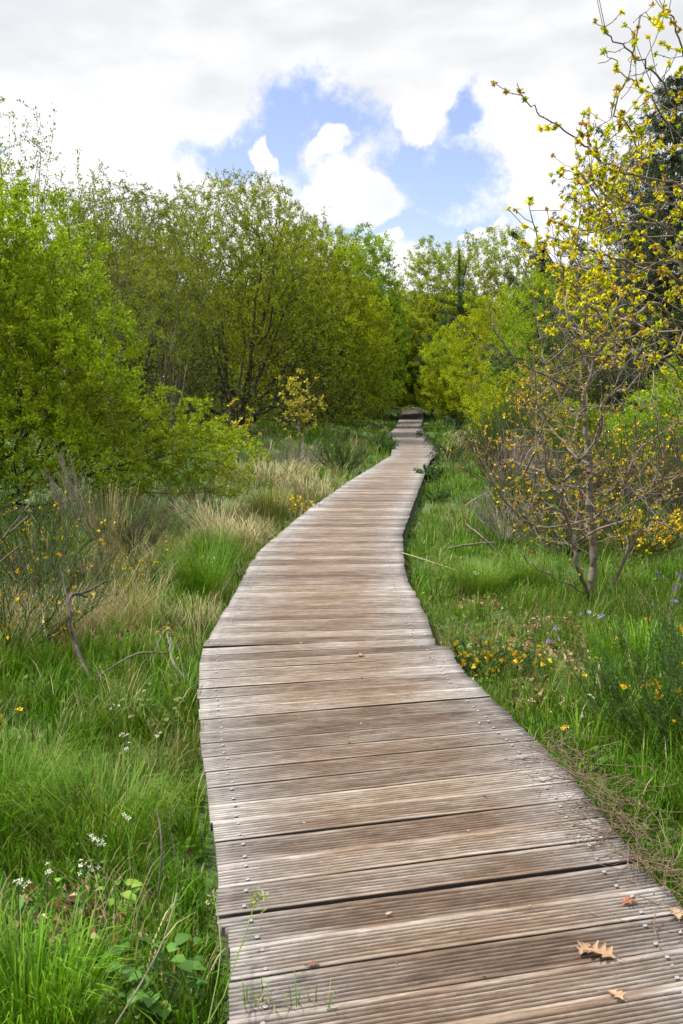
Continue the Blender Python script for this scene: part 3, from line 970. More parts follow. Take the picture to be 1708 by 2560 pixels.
def spindles(P, D, ln, rad, r):
    """buds: little pointed spindles"""
    n = len(P)
    l = ln * (0.7 + .6 * r.random(n)); d = unit(D + r.normal(0, .25, (n, 3)))
    u, v = frames(d)
    a = np.arange(4) * np.pi / 2
    rg = (np.cos(a)[None, :, None] * u[:, None] + np.sin(a)[None, :, None] * v[:, None])
    m1 = P[:, None] + d[:, None] * l[:, None, None] * .35 + rg * rad
    V = np.concatenate([P[:, None], m1, (P + d * l[:, None])[:, None]], 1).reshape(-1, 3)
    b = (np.arange(n) * 6)[:, None]
    k = np.arange(4)[None]
    F1 = np.stack([b + 0 * k, b + 1 + (k + 1) % 4, b + 1 + k], -1).reshape(-1, 3)
    F2 = np.stack([b + 5 + 0 * k, b + 1 + k, b + 1 + (k + 1) % 4], -1).reshape(-1, 3)
    return V, np.concatenate([F1, F2])


def tri3(F): return F


def oak(name, label, base, limbs, att, seed, leaf, tip, thr, leaf_keep, power=2.5, seg=.12, k=.25, bare=None, per=7, rmax=None, cat='tree', side=1.0, jit=.12, cols=OAKL):
    """limbs: (parent limb index or -1, position along it 0..1, points)"""
    r = np.random.default_rng(seed)
    root = empty(name, tuple(base), label, cat)
    s = Skel(base, seed)
    ends = []
    for par, f, pts in limbs:
        start = 0 if par < 0 else ends[par][0] + int(f * (ends[par][1] - ends[par][0]))
        n0 = len(s.pos)
        e = s.limb(pts, start, 6, .006)
        ends.append((n0, e))
    if len(att): s.connect(att, k, seg, jit, 0.1, start=min(3, len(s.pos) - 1))
    # short side shoots all along the outer wood
    n = len(s.pos)
    P = np.array(s.pos); A = np.array(s.par)
    for i in range(6, n):
        if r.random() < 0.55 * side:
            d = unit((P[i] - P[A[i]])[None])[0]
            q = unit(np.cross(d, r.normal(0, 1, 3))[None])[0]
            l = 0.03 + 0.09 * r.random()
            j = s.add(P[i] + (d * .8 + q * .9) * l * .5, i)
            s.add(P[i] + (d * .9 + q * .9 + np.array([0, 0, .2])) * l, j)
    s.finish(tip, power, rmax)
    s.bark('trunk', 'branches', M_OAK, thr, root, ns=(8, 5))
    tips = np.where(s.main < 0)[0]
    P, D = s.P[tips], s.d[tips]
    # knuckly buds at the tips and along the twigs
    kb = r.random(len(P))
    P2, D2 = s.twig_points(int(len(P) * 1.3), tip * 2.3, r)
    BP = np.concatenate([np.repeat(P, 2, 0), P2]); BD = np.concatenate([np.repeat(D, 2, 0), unit(D2 + r.normal(0, .6, D2.shape))])
    V, F = spindles(BP, BD, leaf * .75, leaf * .14, r)
    c = np.array([(0.26, 0.15, 0.075), (0.33, 0.22, 0.09), (0.30, 0.26, 0.06)])[r.integers(0, 3, len(BP))]
    mesh('buds', V - base, F, M_DRY, root, np.repeat(c, 6, 0))
    kp = leaf_keep(P) if leaf_keep else np.ones(len(P))
    sel = r.random(len(P)) < kp
    P, D = P[sel], D[sel]
    P2, D2 = s.twig_points(int(len(P) * 2.0), tip * 1.8, r)
    sel = r.random(len(P2)) < (leaf_keep(P2) if leaf_keep else 1)
    P = np.concatenate([P, P2[sel]]); D = np.concatenate([D, D2[sel]])
    V, F, C = leaves(P, D, leaf, r, cols, per, 0.6, -0.1, 0.8, fold=.35, vary=.2)
    mesh('crown', V - base, F, M_LEAF, root, C)
    return root, s


def PX(lst):
    return [Wp(*q) for q in lst]


# overhanging oak, trunk just at the right edge of the view
r_ = np.random.default_rng(70)
ob = np.array([2.02, 5.6, float(gz(2.02, 5.6)) - .03])
limbs = [
    (-1, 0, [Wp(1735, 1250, 5.6), Wp(1716, 1000, 5.6), Wp(1722, 850, 5.5), Wp(1735, 640, 5.3), Wp(1765, 400, 5.1), Wp(1790, 120, 5.0), Wp(1800, -60, 4.9)]),
    (0, .62, PX([(1708, 470, 4.6), (1600, 442, 4.2), (1500, 400, 3.9), (1440, 345, 3.75), (1350, 290, 3.6), (1302, 230, 3.5)])),
    (0, .80, PX([(1700, 275, 4.4), (1650, 200, 4.1), (1600, 150, 3.9), (1530, 90, 3.75), (1487, 52, 3.7)])),
    (0, .75, PX([(1708, 350, 4.3), (1610, 225, 3.9), (1560, 190, 3.8), (1512, 130, 3.7)])),
    (0, .45, PX([(1708, 668, 4.7), (1600, 660, 4.4), (1500, 635, 4.2), (1430, 614, 4.1)])),
    (0, .43, PX([(1708, 705, 4.9), (1560, 675, 4.6), (1440, 672, 4.4), (1370, 640, 4.2), (1315, 505, 4.0)])),
    (0, .55, PX([(1708, 528, 4.8), (1640, 520, 4.5), (1560, 502, 4.3), (1520, 460, 4.1), (1400, 420, 4.0)])),
    (0, .40, PX([(1650, 760, 4.9), (1560, 800, 4.7), (1480, 770, 4.5), (1420, 720, 4.4)])),
    (0, .36, PX([(1640, 830, 5.0), (1540, 850, 4.8), (1450, 820, 4.7)])),
    (0, .30, PX([(1660, 890, 5.2), (1580, 880, 5.1), (1500, 900, 5.0)])),
    (0, .88, PX([(1720, 160, 4.3), (1690, 60, 4.0), (1660, 10, 3.9)])),
    (0, .5, PX([(1690, 590, 5.0), (1600, 560, 4.8), (1480, 580, 4.5), (1395, 560, 4.3)])),
]
yy = r_.random(700) * 900 + 20
bd = np.interp(yy, [0, 60, 130, 230, 330, 420, 520, 640, 760, 880, 930], [1650, 1560, 1560, 1520, 1500, 1420, 1370, 1340, 1380, 1430, 1500])
xx = bd + (1 - np.sqrt(r_.random(700)) * .98) * (1790 - bd)
keepd = r_.random(700) < np.interp(yy, [0, 250, 420, 700, 900], [.06, .14, .6, 1, .5])
dep = np.clip(r_.normal(4.5, .45, 700), 3.6, 5.6)
att = np.array([Wp(a_, b_, c_) for a_, b_, c_, k_ in zip(xx, yy, dep, keepd) if k_])


def oak_keep(P):
    py = (P[:, 2] - CAM_H) / P[:, 1]          # tangent of elevation
    return np.interp(py, [-.05, .06, .10, .22, .30], [.3, .75, 1, .9, .55])


oak('oak_tree', 'near oak at the right edge whose twigs carry yellow opening leaves against the sky', ob, limbs, att, 71, 0.0125, 0.0014, 0.012, oak_keep, rmax=.05, side=.9, per=24, seg=.11, jit=.07, cols=[(0.56, 0.54, 0.012), (0.44, 0.48, 0.015), (0.64, 0.58, 0.015), (0.36, 0.44, 0.02), (0.40, 0.28, 0.04)])

# young oak standing in the grass
sb = np.array([1.87, 7.3, float(gz(1.87, 7.3)) - .02])
limbs = [
    (-1, 0, PX([(1483, 1342, 7.3), (1472, 1274, 7.3), (1476, 1193, 7.3), (1472, 1143, 7.3), (1463, 1053, 7.3), (1460, 990, 7.3), (1479, 935, 7.3), (1488, 827, 7.3), (1496, 700, 7.3), (1520, 640, 7.3)])),
    (0, .60, PX([(1384, 949, 7.1), (1293, 904, 6.9), (1194, 859, 6.8)])),
    (1, .66, PX([(1244, 836, 6.9), (1226, 790, 6.8), (1212, 720, 6.8)])),
    (0, .28, PX([(1442, 1220, 7.1), (1370, 1188, 6.9), (1361, 1116, 6.8), (1334, 1053, 6.8), (1320, 1000, 6.8)])),
    (0, .22, PX([(1515, 1300, 7.4), (1542, 1283, 7.5), (1573, 1175, 7.6), (1618, 1107, 7.7), (1708, 1053, 7.8)])),
    (4, .25, PX([(1632, 1224, 7.6), (1708, 1188, 7.6), (1760, 1150, 7.6)])),
    (-1, 0, PX([(1451, 1432, 7.0), (1429, 1342, 7.0), (1402, 1229, 6.9), (1433, 1175, 6.9), (1490, 1100, 6.9), (1500, 1050, 6.8), (1512, 1000, 6.8), (1600, 915, 6.7)])),
    (0, .15, PX([(1352, 1319, 6.8), (1280, 1270, 6.7), (1217, 1180, 6.6), (1200, 1130, 6.6)])),
    (-1, 0, PX([(1440, 1470, 7.0), (1343, 1423, 6.7), (1300, 1380, 6.6)])),
    (-1, 0, PX([(1524, 1473, 7.3), (1610, 1310, 7.2), (1677, 1319, 7.1), (1708, 1350, 7.1)])),
    (0, .42, PX([(1500, 1085, 7.2), (1510, 1003, 7.1), (1580, 960, 7.0), (1640, 870, 7.0)])),
    (0, .52, PX([(1415, 1010, 7.5), (1370, 930, 7.6), (1345, 800, 7.7), (1310, 650, 7.7), (1306, 645, 7.7)])),
    (0, .70, PX([(1450, 880, 7.4), (1400, 800, 7.4), (1390, 720, 7.4)])),
    (0, .75, PX([(1530, 840, 7.4), (1600, 760, 7.4), (1640, 700, 7.4)])),
    (0, .35, PX([(1420, 1120, 7.6), (1350, 1040, 7.8), (1290, 1010, 7.9)])),
]
n_ = 420
py_ = 720 + 640 * r_.random(n_); half = np.interp(py_, [720, 950, 1150, 1360], [110, 210, 240, 150])
px_ = 1480 + (r_.random(n_) * 2 - 1) * half + 20
att = np.array([Wp(a_, b_, c_) for a_, b_, c_ in zip(px_, py_, np.clip(r_.normal(7.2, .5, n_), 6.2, 8.3))])
oak('oak_sapling', 'spreading young oak, nearly bare with opening buds, standing in the grass right of the boardwalk', sb, limbs, att, 72, 0.019, 0.0022, 0.014,
    lambda P: np.full(len(P), .45), rmax=.045, per=9, seg=.12, cols=[(0.33, 0.29, 0.04), (0.26, 0.25, 0.035), (0.24, 0.27, 0.03), (0.34, 0.2, 0.06)])

# small oak seedlings on the left
for (label, b, h, sd_, n_) in (('small oak sapling with yellow leaflets in front of the tall willow', (-0.95, 21.5), 2.1, 81, 110),
                               ('thin leaning oak shoot with yellow leaflets beside the tip of the left bush', (-1.95, 18.5), 1.5, 82, 40)):
    r = np.random.default_rng(sd_)
    base = np.array([b[0], b[1], float(gz(*b)) - .02])
    a_ = ellip(r, [(b[0], b[1], base[2] + h * .62, h * .3, h * .3, h * .38)], n_, .6)
    oak('oak_seedling', label, base, [(-1, 0, [base + np.array([.02 * h, 0, h * .4]), base + np.array([-.01 * h, 0, h * .98])])], a_, sd_, 0.055 if h > 1 else .035, 0.0035 if h > 1 else .0015,
        .5, None, per=6, seg=.15 * h, cat='sapling', side=.3, cols=[(0.38, 0.33, 0.03), (0.30, 0.31, 0.03)] if h > 1 else [(0.3, 0.12, 0.05), (0.3, 0.28, 0.03)])


# ------------------------------------------------------------------ broom, gorse and dead shrubs
YEL = [(0.80, 0.52, 0.01), (0.85, 0.60, 0.015), (0.75, 0.44, 0.01)]


def broom(name, label, b, h, rx, seed, n_stem, flowers, cat='shrub', green=(0.05, 0.085, 0.02), n_leaf=4000, lean=(0, 0), group=None, wood=True, fl_size=.022, stem_mat=None, leaf=.010, rad=.0022, width_far=1.0, fl_zone=None):
    r = np.random.default_rng(seed)
    base = np.array([b[0], b[1], float(gz(*b)) - .03])
    root = empty(name, tuple(base), label, cat, group)
    S0, S1, RR = [], [], []
    W0, W1, WR = [], [], []
    TP, TD = [], []
    for i in range(n_stem):
        a = r.random() * 6.28; q = rx * math.sqrt(r.random())
        hh = h * (0.55 + .45 * r.random()) * (1 - .35 * (q / rx) ** 2)
        end = np.array([math.cos(a) * q + lean[0] * hh, math.sin(a) * q + lean[1] * hh, hh])
        fork = np.array([end[0] * .18, end[1] * .18, hh * .16]) + r.normal(0, .02, 3)
        if wood:
            W0.append(np.zeros((1, 3))); W1.append(fork[None]); WR.append([.006 + .012 * h])
        m = 9; t_ = np.linspace(0, 1, m)[:, None]
        mid = (fork + end) / 2 + np.array([math.cos(a), math.sin(a), 0]) * q * .25
        B = (1 - t_) ** 2 * fork + 2 * t_ * (1 - t_) * mid + t_ ** 2 * end + r.normal(0, .01 * h, (m, 3)) * t_
        rr = np.linspace(rad * 2.2, rad, m - 1)
        S0.append(B[:-1]); S1.append(B[1:]); RR.append(rr)
        for j in range(r.integers(5, 10)):
            k = r.integers(2, m - 1)
            l = h * (.12 + .25 * r.random())
            d = unit((unit((B[k] - B[k - 1])[None])[0] * 1.2 + r.normal(0, .35, 3) + [0, 0, .35])[None])[0]
            e = B[k] + d * l; mm = (B[k] + e) / 2 + r.normal(0, .03 * l, 3)
            S0.append(np.array([B[k], mm])); S1.append(np.array([mm, e])); RR.append(np.array([rad, rad * .8]))
            TP.append(B[k][None] + d[None] * l * r.random((6, 1))); TD.append(np.tile(d, (6, 1)))
        TP.append(B[3:]); TD.append(unit(B[3:] - B[2:-1]))
    if wood:
        V, F = tubes(np.concatenate(W0), np.concatenate(W1), np.concatenate(WR), np.concatenate(WR) * .5, 6)
        mesh('trunk', V, F, M_BARK, root, smooth=True)
    V, F = tubes(np.concatenate(S0), np.concatenate(S1), np.concatenate(RR), np.concatenate(RR) * .9, 3)
    mesh('stems', V, F, stem_mat or M_GREENSTEM, root)
    TP = np.concatenate(TP); TD = np.concatenate(TD)
    if n_leaf:
        j = r.integers(0, len(TP), n_leaf // 3)
        g = np.array(green)
        V, F, C = leaves(TP[j] + r.normal(0, .008, (len(j), 3)), TD[j], leaf, r, [tuple(g), tuple(g * 1.35), tuple(g * .75)], 3, .4, .3)
        mesh('leaves', V, F, M_LEAF, root, C)
    if flowers:
        w_ = np.ones(len(TP))
        if fl_zone is not None: w_ = fl_zone(TP) + 1e-6
        j = r.choice(len(TP), flowers, p=w_ / w_.sum())
        V, F, C = leaves(TP[j], TD[j], fl_size, r, YEL, 4, .75, .1, .9, fold=.5, vary=.08)
        mesh('flowers', V, F, M_PETAL, root, C)['kind'] = 'stuff'
    return root


broom('broom_shrub', 'green broom with scattered yellow blossoms in front of the left bush', (-2.45, 7.8), 1.0, .62, 101, 60, 100, fl_size=.020, n_leaf=9000)
broom('broom_shrub', 'leggy broom with bare woody feet and small yellow flowers at the left edge', (-1.95, 5.75), .80, .60, 102, 46, 55, n_leaf=7000, fl_size=.018)
broom('broom_shrub', 'low mat of fine broom speckled with tiny yellow flowers left of the planks', (-1.45, 7.5), .42, .55, 103, 70, 170, fl_size=.016, n_leaf=6000)
broom('broom_shrub', 'wispy brown-green broom leaning up from the dry grass on the left', (-1.75, 6.9), .62, .35, 104, 22, 12, green=(.07, .06, .02), n_leaf=2000)
broom('broom_shrub', 'patch of bright yellow flowering broom touching the left edge of the boardwalk', (-0.62, 12.6), .34, .42, 105, 50, 150, fl_size=.028)
broom('broom_shrub', 'dark green broom tuft in the grass left of the far boardwalk', (0.0, 19.5), .85, .55, 106, 60, 6, green=(.04, .07, .02), n_leaf=9000, rad=.004)
broom('gorse_sprig', 'dark prickly sprig leaning over the left edge of the far planks', (1.10, 26.2), .6, .4, 107, 34, 3, green=(.07, .14, .03), n_leaf=7000, leaf=.03, rad=.004, cat='sprig', wood=False)
broom('gorse_sprig', 'dark prickly sprig at the right corner of the far boardwalk', (2.62, 23.0), .42, .25, 108, 26, 10, green=(.06, .12, .04), n_leaf=6000, leaf=.025, rad=.004, cat='sprig', wood=False, fl_size=.04)
broom('gorse_sprig', 'bluish prickly sprig poking over the right edge of the planks, yellow flowers beside it', (1.66, 18.0), .34, .28, 109, 30, 12, green=(.07, .14, .06), n_leaf=7000, leaf=.025, rad=.0035, cat='sprig', wood=False, fl_size=.04, lean=(-.25, 0))
broom('gorse_sprig', 'small dark sprig in the grass right of the middle boardwalk', (1.4, 14.4), .22, .22, 110, 20, 0, green=(.04, .08, .04), n_leaf=3000, leaf=.02, rad=.0025, cat='sprig', wood=False)

broom('broom_shrub', 'upright broom with clusters of yellow flowers at its top left of the young oak', (3.05, 16.2), 1.95, .62, 111, 90, 240, n_leaf=16000, rad=.0035, fl_size=.035, fl_zone=lambda P: np.clip(P[:, 2] - .9, 0, 2) ** 2)
broom('broom_shrub', 'wide broom full of yellow blossoms behind the branches of the young oak', (3.9, 13.6), 1.35, 1.15, 112, 150, 620, n_leaf=20000, rad=.003, fl_size=.030)
broom('broom_shrub', 'tall green and yellow broom farther behind the young oak', (6.0, 17.5), 1.7, 1.3, 113, 130, 420, n_leaf=18000, rad=.004, fl_size=.04)
broom('broom_shrub', 'low broom covered in orange-yellow flowers right of the young oak trunk', (2.85, 9.6), .62, .75, 114, 110, 400, n_leaf=9000, rad=.0025, fl_size=.028, lean=(.1, 0))
broom('broom_shrub', 'small yellow flowering broom between the planks and the young oak', (2.05, 11.4), .75, .42, 115, 60, 150, n_leaf=6000, rad=.0025, fl_size=.026)
broom('broom_shrub', 'pale olive broom behind the dead shrub near the far planks', (3.3, 19.5), 1.5, .9, 116, 110, 60, n_leaf=15000, rad=.004, fl_size=.035, green=(.08, .11, .025))
broom('broom_shrub', 'ferny green broom with two big yellow flowers at the lower right edge', (1.42, 4.05), .62, .42, 117, 46, 12, n_leaf=13000, rad=.0016, fl_size=.026, green=(.05, .11, .02), leaf=.009)
broom('broom_shrub', 'dark lacy broom with few flowers behind the lower right one', (1.72, 4.75), .60, .36, 118, 40, 9, n_leaf=9000, rad=.0016, fl_size=.022, green=(.05, .10, .02), leaf=.009)
broom('gorse_bush', 'low spiny bush with round golden flowers beside the step in the plank edge', (0.80, 5.35), .20, .34, 119, 80, 90, n_leaf=14000, rad=.0016, fl_size=.026, green=(.05, .10, .035), leaf=.010, wood=False, lean=(.1, -.1))
broom('gorse_bush', 'small golden flowering tuft in leaf litter right of the planks', (0.95, 4.75), .10, .16, 120, 24, 16, n_leaf=1800, rad=.0014, fl_size=.016, wood=False)

M_BRUSH = bark_mat('brush_stem', (0.035, 0.03, 0.018), (0.11, 0.09, 0.055), 25, 0.1)
broom('broom_shrub', 'brown-green twiggy broom with sparse yellow flowers just left of the young oak', (2.15, 9.4), .85, .55, 126, 60, 70, n_leaf=8000, rad=.0024, fl_size=.022, stem_mat=M_BRUSH)
broom('broom_shrub', 'dense dark broom behind the young oak, between it and the orange-yellow one', (2.75, 11.6), 1.05, .8, 127, 90, 150, n_leaf=15000, rad=.0028, fl_size=.026, stem_mat=M_BRUSH)
broom('broom_shrub', 'brown twiggy broom nearest the right bend of the planks', (2.55, 15.2), 1.15, .75, 128, 90, 110, n_leaf=13000, rad=.0032, fl_size=.03, stem_mat=M_BRUSH)
broom('broom_shrub', 'tangled broom at the right edge behind the orange-yellow one', (3.9, 11.2), 1.3, .9, 129, 100, 210, n_leaf=15000, rad=.003, fl_size=.026, stem_mat=M_BRUSH)
broom('broom_shrub', 'dark brushy broom between the two flowering ones at the left', (-2.1, 6.7), .7, .55, 130, 60, 30, n_leaf=9000, rad=.002, fl_size=.018, stem_mat=M_BRUSH, green=(.045, .075, .015))
broom('broom_shrub', 'dark brushy broom under the outermost limbs of the left bush', (-2.0, 9.3), .6, .6, 131, 60, 10, n_leaf=9000, rad=.0024, fl_size=.018, stem_mat=M_BRUSH, green=(.045, .08, .015))
broom('dead_shrub', 'grey-brown dead twiggy shrub at the right of the far planks', (2.45, 13.2), 1.15, .5, 121, 60, 40, n_leaf=0, rad=.003, stem_mat=M_DEAD, fl_size=.028)
broom('dead_shrub', 'tangle of bare dead stems under the young oak', (1.7, 10.2), .65, .4, 122, 34, 0, n_leaf=0, rad=.0028, stem_mat=M_DEAD)
broom('dead_shrub', 'pale dead twigs poking from the low right side of the left bush', (-1.75, 12.2), .6, .5, 123, 24, 0, n_leaf=0, rad=.0028, stem_mat=M_DEAD)
broom('dead_shrub', 'bleached dead broom bent over in front of the left bush', (-2.55, 10.2), 1.0, .3, 124, 24, 0, n_leaf=0, rad=.0025, stem_mat=M_DEAD, lean=(-.35, 0))
broom('dead_shrub', 'grey dead brushwood in pale grass below the small oak sapling', (-.9, 19.8), .8, .7, 125, 34, 0, n_leaf=0, rad=.004, stem_mat=M_DEAD)


# ------------------------------------------------------------------ grass
def blades(P, az_, h, lean, wd, cols, r, droop=0.0, zb=None):
    n = len(P)
    u = np.stack([np.cos(az_), np.sin(az_), np.zeros(n)], 1)
    s = np.stack([-np.sin(az_ + r.normal(0, .6, n)), np.cos(az_), np.zeros(n)], 1); s = unit(s)
    up = np.array([0, 0, 1.])
    h_ = h[:, None]; l_ = lean[:, None]
    p1 = P + u * (l_ * .22) + up * h_ * .5
    p2 = P + u * (l_ * .60) + up * h_ * .86
    p3 = P + u * l_ + up * h_ * (1 - droop)
    w_ = wd[:, None] * .5
    V = np.stack([P - s * w_, P + s * w_, p1 - s * w_ * .95, p1 + s * w_ * .95, p2 - s * w_ * .6, p2 + s * w_ * .6, p3], 1).reshape(-1, 3)
    b = (np.arange(n) * 7)[:, None]
    F4 = np.concatenate([b + [[0, 1, 3, 2]], b + [[2, 3, 5, 4]]])
    F3 = b + [[4, 5, 6]]
    return V, F4, F3, np.repeat(cols, 7, 0)


def in_deck(x, y, m=0.0):
    return (x > xl(y) - m) & (x < xr(y) + m)


LUSH = np.array([(0.095, 0.235, 0.009), (0.125, 0.275, 0.012), (0.070, 0.185, 0.008), (0.155, 0.29, 0.018)])
SOFT = np.array([(0.125, 0.235, 0.022), (0.16, 0.27, 0.035), (0.105, 0.20, 0.016)])
STRAW = np.array([(0.42, 0.35, 0.18), (0.52, 0.45, 0.27), (0.34, 0.27, 0.14), (0.26, 0.28, 0.09)])
DEEP = np.array([(0.030, 0.085, 0.010), (0.045, 0.11, 0.014)])
LITTER_SPOTS = [(1.15, 5.6, .55), (1.5, 6.3, .4), (0.95, 4.7, .16), (-.78, 2.75, .13), (1.05, 7.2, .2), (-1.75, 6.35, .35), (-1.15, 6.1, .2)]


def litter_amt(x, y):
    m = np.zeros_like(x)
    for (a_, b_, s_) in LITTER_SPOTS:
        m = np.maximum(m, np.exp(-((x - a_) ** 2 + ((y - b_) * .8) ** 2) / (s_ * s_)))
    return m


def dryness(x, y):
    d = .55 * np.exp(-(((x + 1.55) / .75) ** 2 + ((y - 9.6) / 2.2) ** 2)) * 1.0
    d += np.exp(-(((x + 1.9) / .7) ** 2 + ((y - 6.3) / .7) ** 2)) * .8
    d += np.exp(-(((x + .75) / 1.0) ** 2 + ((y - 13) / 2.5) ** 2)) * .5
    d += np.exp(-(((x + 2.6) / 1.6) ** 2 + ((y - 11) / 3.0) ** 2)) * .4
    d += np.exp(-(((x + .6) / 1.8) ** 2 + ((y - 20) / 3.5) ** 2)) * .45
    d += np.exp(-(((x - 3.3) / 1.0) ** 2 + ((y - 24) / 4) ** 2)) * .6
    return d


def build_grass():
    r = np.random.default_rng(200)
    VV, F4, F3, CC = [], [], [], []
    base = 0
    bands = [(1.2, 3.0, -420, 16), (3.0, 5.0, -340, 14), (5.0, 8.0, -190, 12), (8.0, 13, -80, 10), (1.2, 3.0, 260, 26), (3.0, 5.0, 230, 24), (5.0, 8.0, 150, 22), (8.0, 13, 80, 18), (13, 20, 38, 16), (20, 34, 17, 14), (34, 62, 7, 12), (62, 110, 1.6, 10)]
    for (y0, y1, tpm, nb) in bands:
        xw = .36 * y1 + 1.1
        short = tpm < 0
        n = int((y1 - y0) * 2 * xw * abs(tpm))
        x = (r.random(n) * 2 - 1) * xw; y = y0 + (y1 - y0) * r.random(n)
        ok = (np.abs(x) < .36 * y + 1.0) & ~in_deck(x, y, .015)
        la = litter_amt(x, y)
        ok &= r.random(n) > la * .85
        pat = lump(x * .9 + 3, y * .8)
        if not short: ok &= r.random(n) < .72 + .5 * pat
        # thinner under the dense crowns
        ok &= ~((((x + 4.2) / 3.0) ** 2 + ((y - 13.3) / 2.0) ** 2 < 1) & (r.random(n) < .7))
        x, y = x[ok], y[ok]
        n = len(x)
        dry = dryness(x, y) + .25 * lump(x * 1.7, y * 1.3 + 5)
        isd = r.random(n) < np.clip(dry * .75, .03, .75)
        soft = (lump(x * .5 + 9, y * .6) > .12) & ~isd
        th = np.clip(r.normal(.15, .045, n), .06, .3) * (1 + .45 * lump(x * .7, y * .7 + 2))
        th = np.where((x > 1.25) & (y < 6.5), th * 1.45, th)
        th = np.where((x < -1.0) & (y < 3.6), th * 1.1, th)
        th = np.where(isd, th * 1.5, th)
        ed = np.minimum(np.abs(x - xl(y)), np.abs(x - xr(y)))
        th = np.where((ed < .15) & (x > 0), th * .72, th)
        th = np.where(y > 20, th * 1.35, th)
        if short: th = th * .42
        ta = r.random(n) * 6.28
        c0 = LUSH[r.integers(0, 4, n)] * .80
        c0[soft] = SOFT[r.integers(0, 3, soft.sum())] * .85
        c0[isd] = STRAW[r.integers(0, 4, isd.sum())] * .85
        c0 *= (1 + .22 * lump(x * 1.1 + 4, y * 1.2))[:, None]
        m = n * nb
        rep = lambda q: np.repeat(q, nb, 0)
        sc = 1 if y1 <= 8 else (y0 / 8) ** .6
        br = np.abs(r.normal(0, .045 * sc * 1.2, m)); ba = r.random(m) * 6.28
        X = rep(x) + np.cos(ba) * br; Y = rep(y) + np.sin(ba) * br
        hh = rep(th) * (0.45 + .75 * r.random(m))
        aa = np.where(r.random(m) < .6, ba, rep(ta) + r.normal(0, .8, m))
        ln = hh * (.18 + .75 * r.random(m) ** 1.5) * np.where(rep(isd), 1.4, 1)
        wd = np.where(rep(soft), .0025, .0046) * (.7 + .6 * r.random(m))
        wd = np.where(rep(isd), .0024, wd)
        wd = np.maximum(wd, .00042 * Y * (.7 + .5 * r.random(m)))
        cc = rep(c0) * (1 + r.normal(0, .17, (m, 1))) * (1 + r.normal(0, .05, (m, 3)))
        odd = r.random(m) < .035
        cc[odd] = STRAW[r.integers(0, 4, odd.sum())]
        k = ~in_deck(X, Y, .004)
        # keep tips from lying across the planks
        tx = X + np.cos(aa) * ln; ty = Y + np.sin(aa) * ln
        over = in_deck(tx, ty, -.05) & (r.random(m) < (.9 if not short else .5))
        k &= ~over
        X, Y, hh, aa, ln, wd, cc = X[k], Y[k], hh[k], aa[k], ln[k], wd[k], np.clip(cc[k], .004, .8)
        P = np.stack([X, Y, gz(X, Y) - .01], 1)
        V, a4, a3, C = blades(P, aa, hh, ln, wd, cc, r, .0)
        VV.append(V); F4.append(a4 + base); F3.append(a3 + base); CC.append(C); base += len(V)
    o = mesh('grass', np.concatenate(VV), [np.concatenate(F4), np.concatenate(F3)], M_GRASS, None, np.concatenate(CC))
    tag(o, 'lush green spring grass growing on both sides of the boardwalk', 'grass', kind='stuff')
    print('grass blades', base // 7)


build_grass()


def tussock(label, x, y, h, n, cols, seed, wd=.002, spread=.06, leanf=1.0, droop=.15, group='grass tussocks beside the boardwalk', bias=None, name='grass_tussock'):
    r = np.random.default_rng(seed)
    b = np.array([x, y, float(gz(x, y))])
    ba = r.random(n) * 6.28; br = spread * np.sqrt(r.random(n))
    P = np.stack([np.cos(ba) * br, np.sin(ba) * br, np.zeros(n)], 1)
    P[:, 2] = gz(P[:, 0] + x, P[:, 1] + y) - b[2] - .01
    hh = h * (.5 + .55 * r.random(n))
    ln = hh * leanf * (.15 + .95 * r.random(n))
    aa = ba + r.normal(0, .5, n)
    if bias is not None:
        aa = np.where(r.random(n) < .6, bias + r.normal(0, .5, n), aa)
    tx, ty = x + P[:, 0] + np.cos(aa) * ln, y + P[:, 1] + np.sin(aa) * ln
    k = ~in_deck(tx, ty, -.08)
    cols = np.array(cols)
    cc = cols[r.integers(0, len(cols), n)] * (1 + r.normal(0, .15, (n, 1)))
    V, a4, a3, C = blades(P[k], aa[k], hh[k], ln[k], np.full(k.sum(), max(wd, .0004 * y)), np.clip(cc[k], .004, .8), r, droop)
    o = mesh(name, V, [a4, a3], M_GRASS if name == 'grass_tussock' else M_DRY, None, C, loc=tuple(b))
    return tag(o, label, 'tussock', group)


G1 = 'grass tussocks beside the boardwalk'
tussock('deep green tussock arching beside the left plank edge, nearest of the dark ones', -1.02, 7.2, .50, 700, LUSH * .8, 301, .003, .16)
tussock('deep green tussock leaning from the left plank edge behind the nearest dark one', -1.08, 8.3, .52, 700, LUSH * .75, 302, .003, .16)
tussock('fine light green tussock filling the far left foreground', -1.25, 3.35, .32, 950, np.concatenate([SOFT, LUSH * .8]), 303, .0024, .26, .95)
tussock('fine light green tussock nearer the planks in the left foreground', -.82, 3.25, .29, 750, np.concatenate([SOFT, LUSH * .8, STRAW[3:]]), 304, .0024, .22, .95)
tussock('bright coarse green tuft close to the lens at the bottom left', -.72, 2.15, .30, 500, LUSH, 305, .0045, .14, .7)
tussock('soft hazy green tussock right of the planks below the straw stalk', 1.05, 7.6, .30, 1000, SOFT, 306, .002, .20, 1.1)
tussock('soft green tussock between the hazy one and the young oak', 1.45, 8.0, .28, 800, SOFT * .9, 307, .002, .2, 1.1)
tussock('coarse bright green clump of broad blades at the right edge', 1.62, 5.0, .40, 700, LUSH * 1.1, 308, .0055, .30, .5)
tussock('blue-green tussock in shade behind the pale straw', -1.6, 10.4, .42, 420, [(0.04, .11, .03), (.06, .14, .045)], 309, .003, .2)
tussock('dark green rush tussock at the foot of the left bush', -2.3, 10.6, .5, 450, DEEP * 1.3, 310, .003, .2)
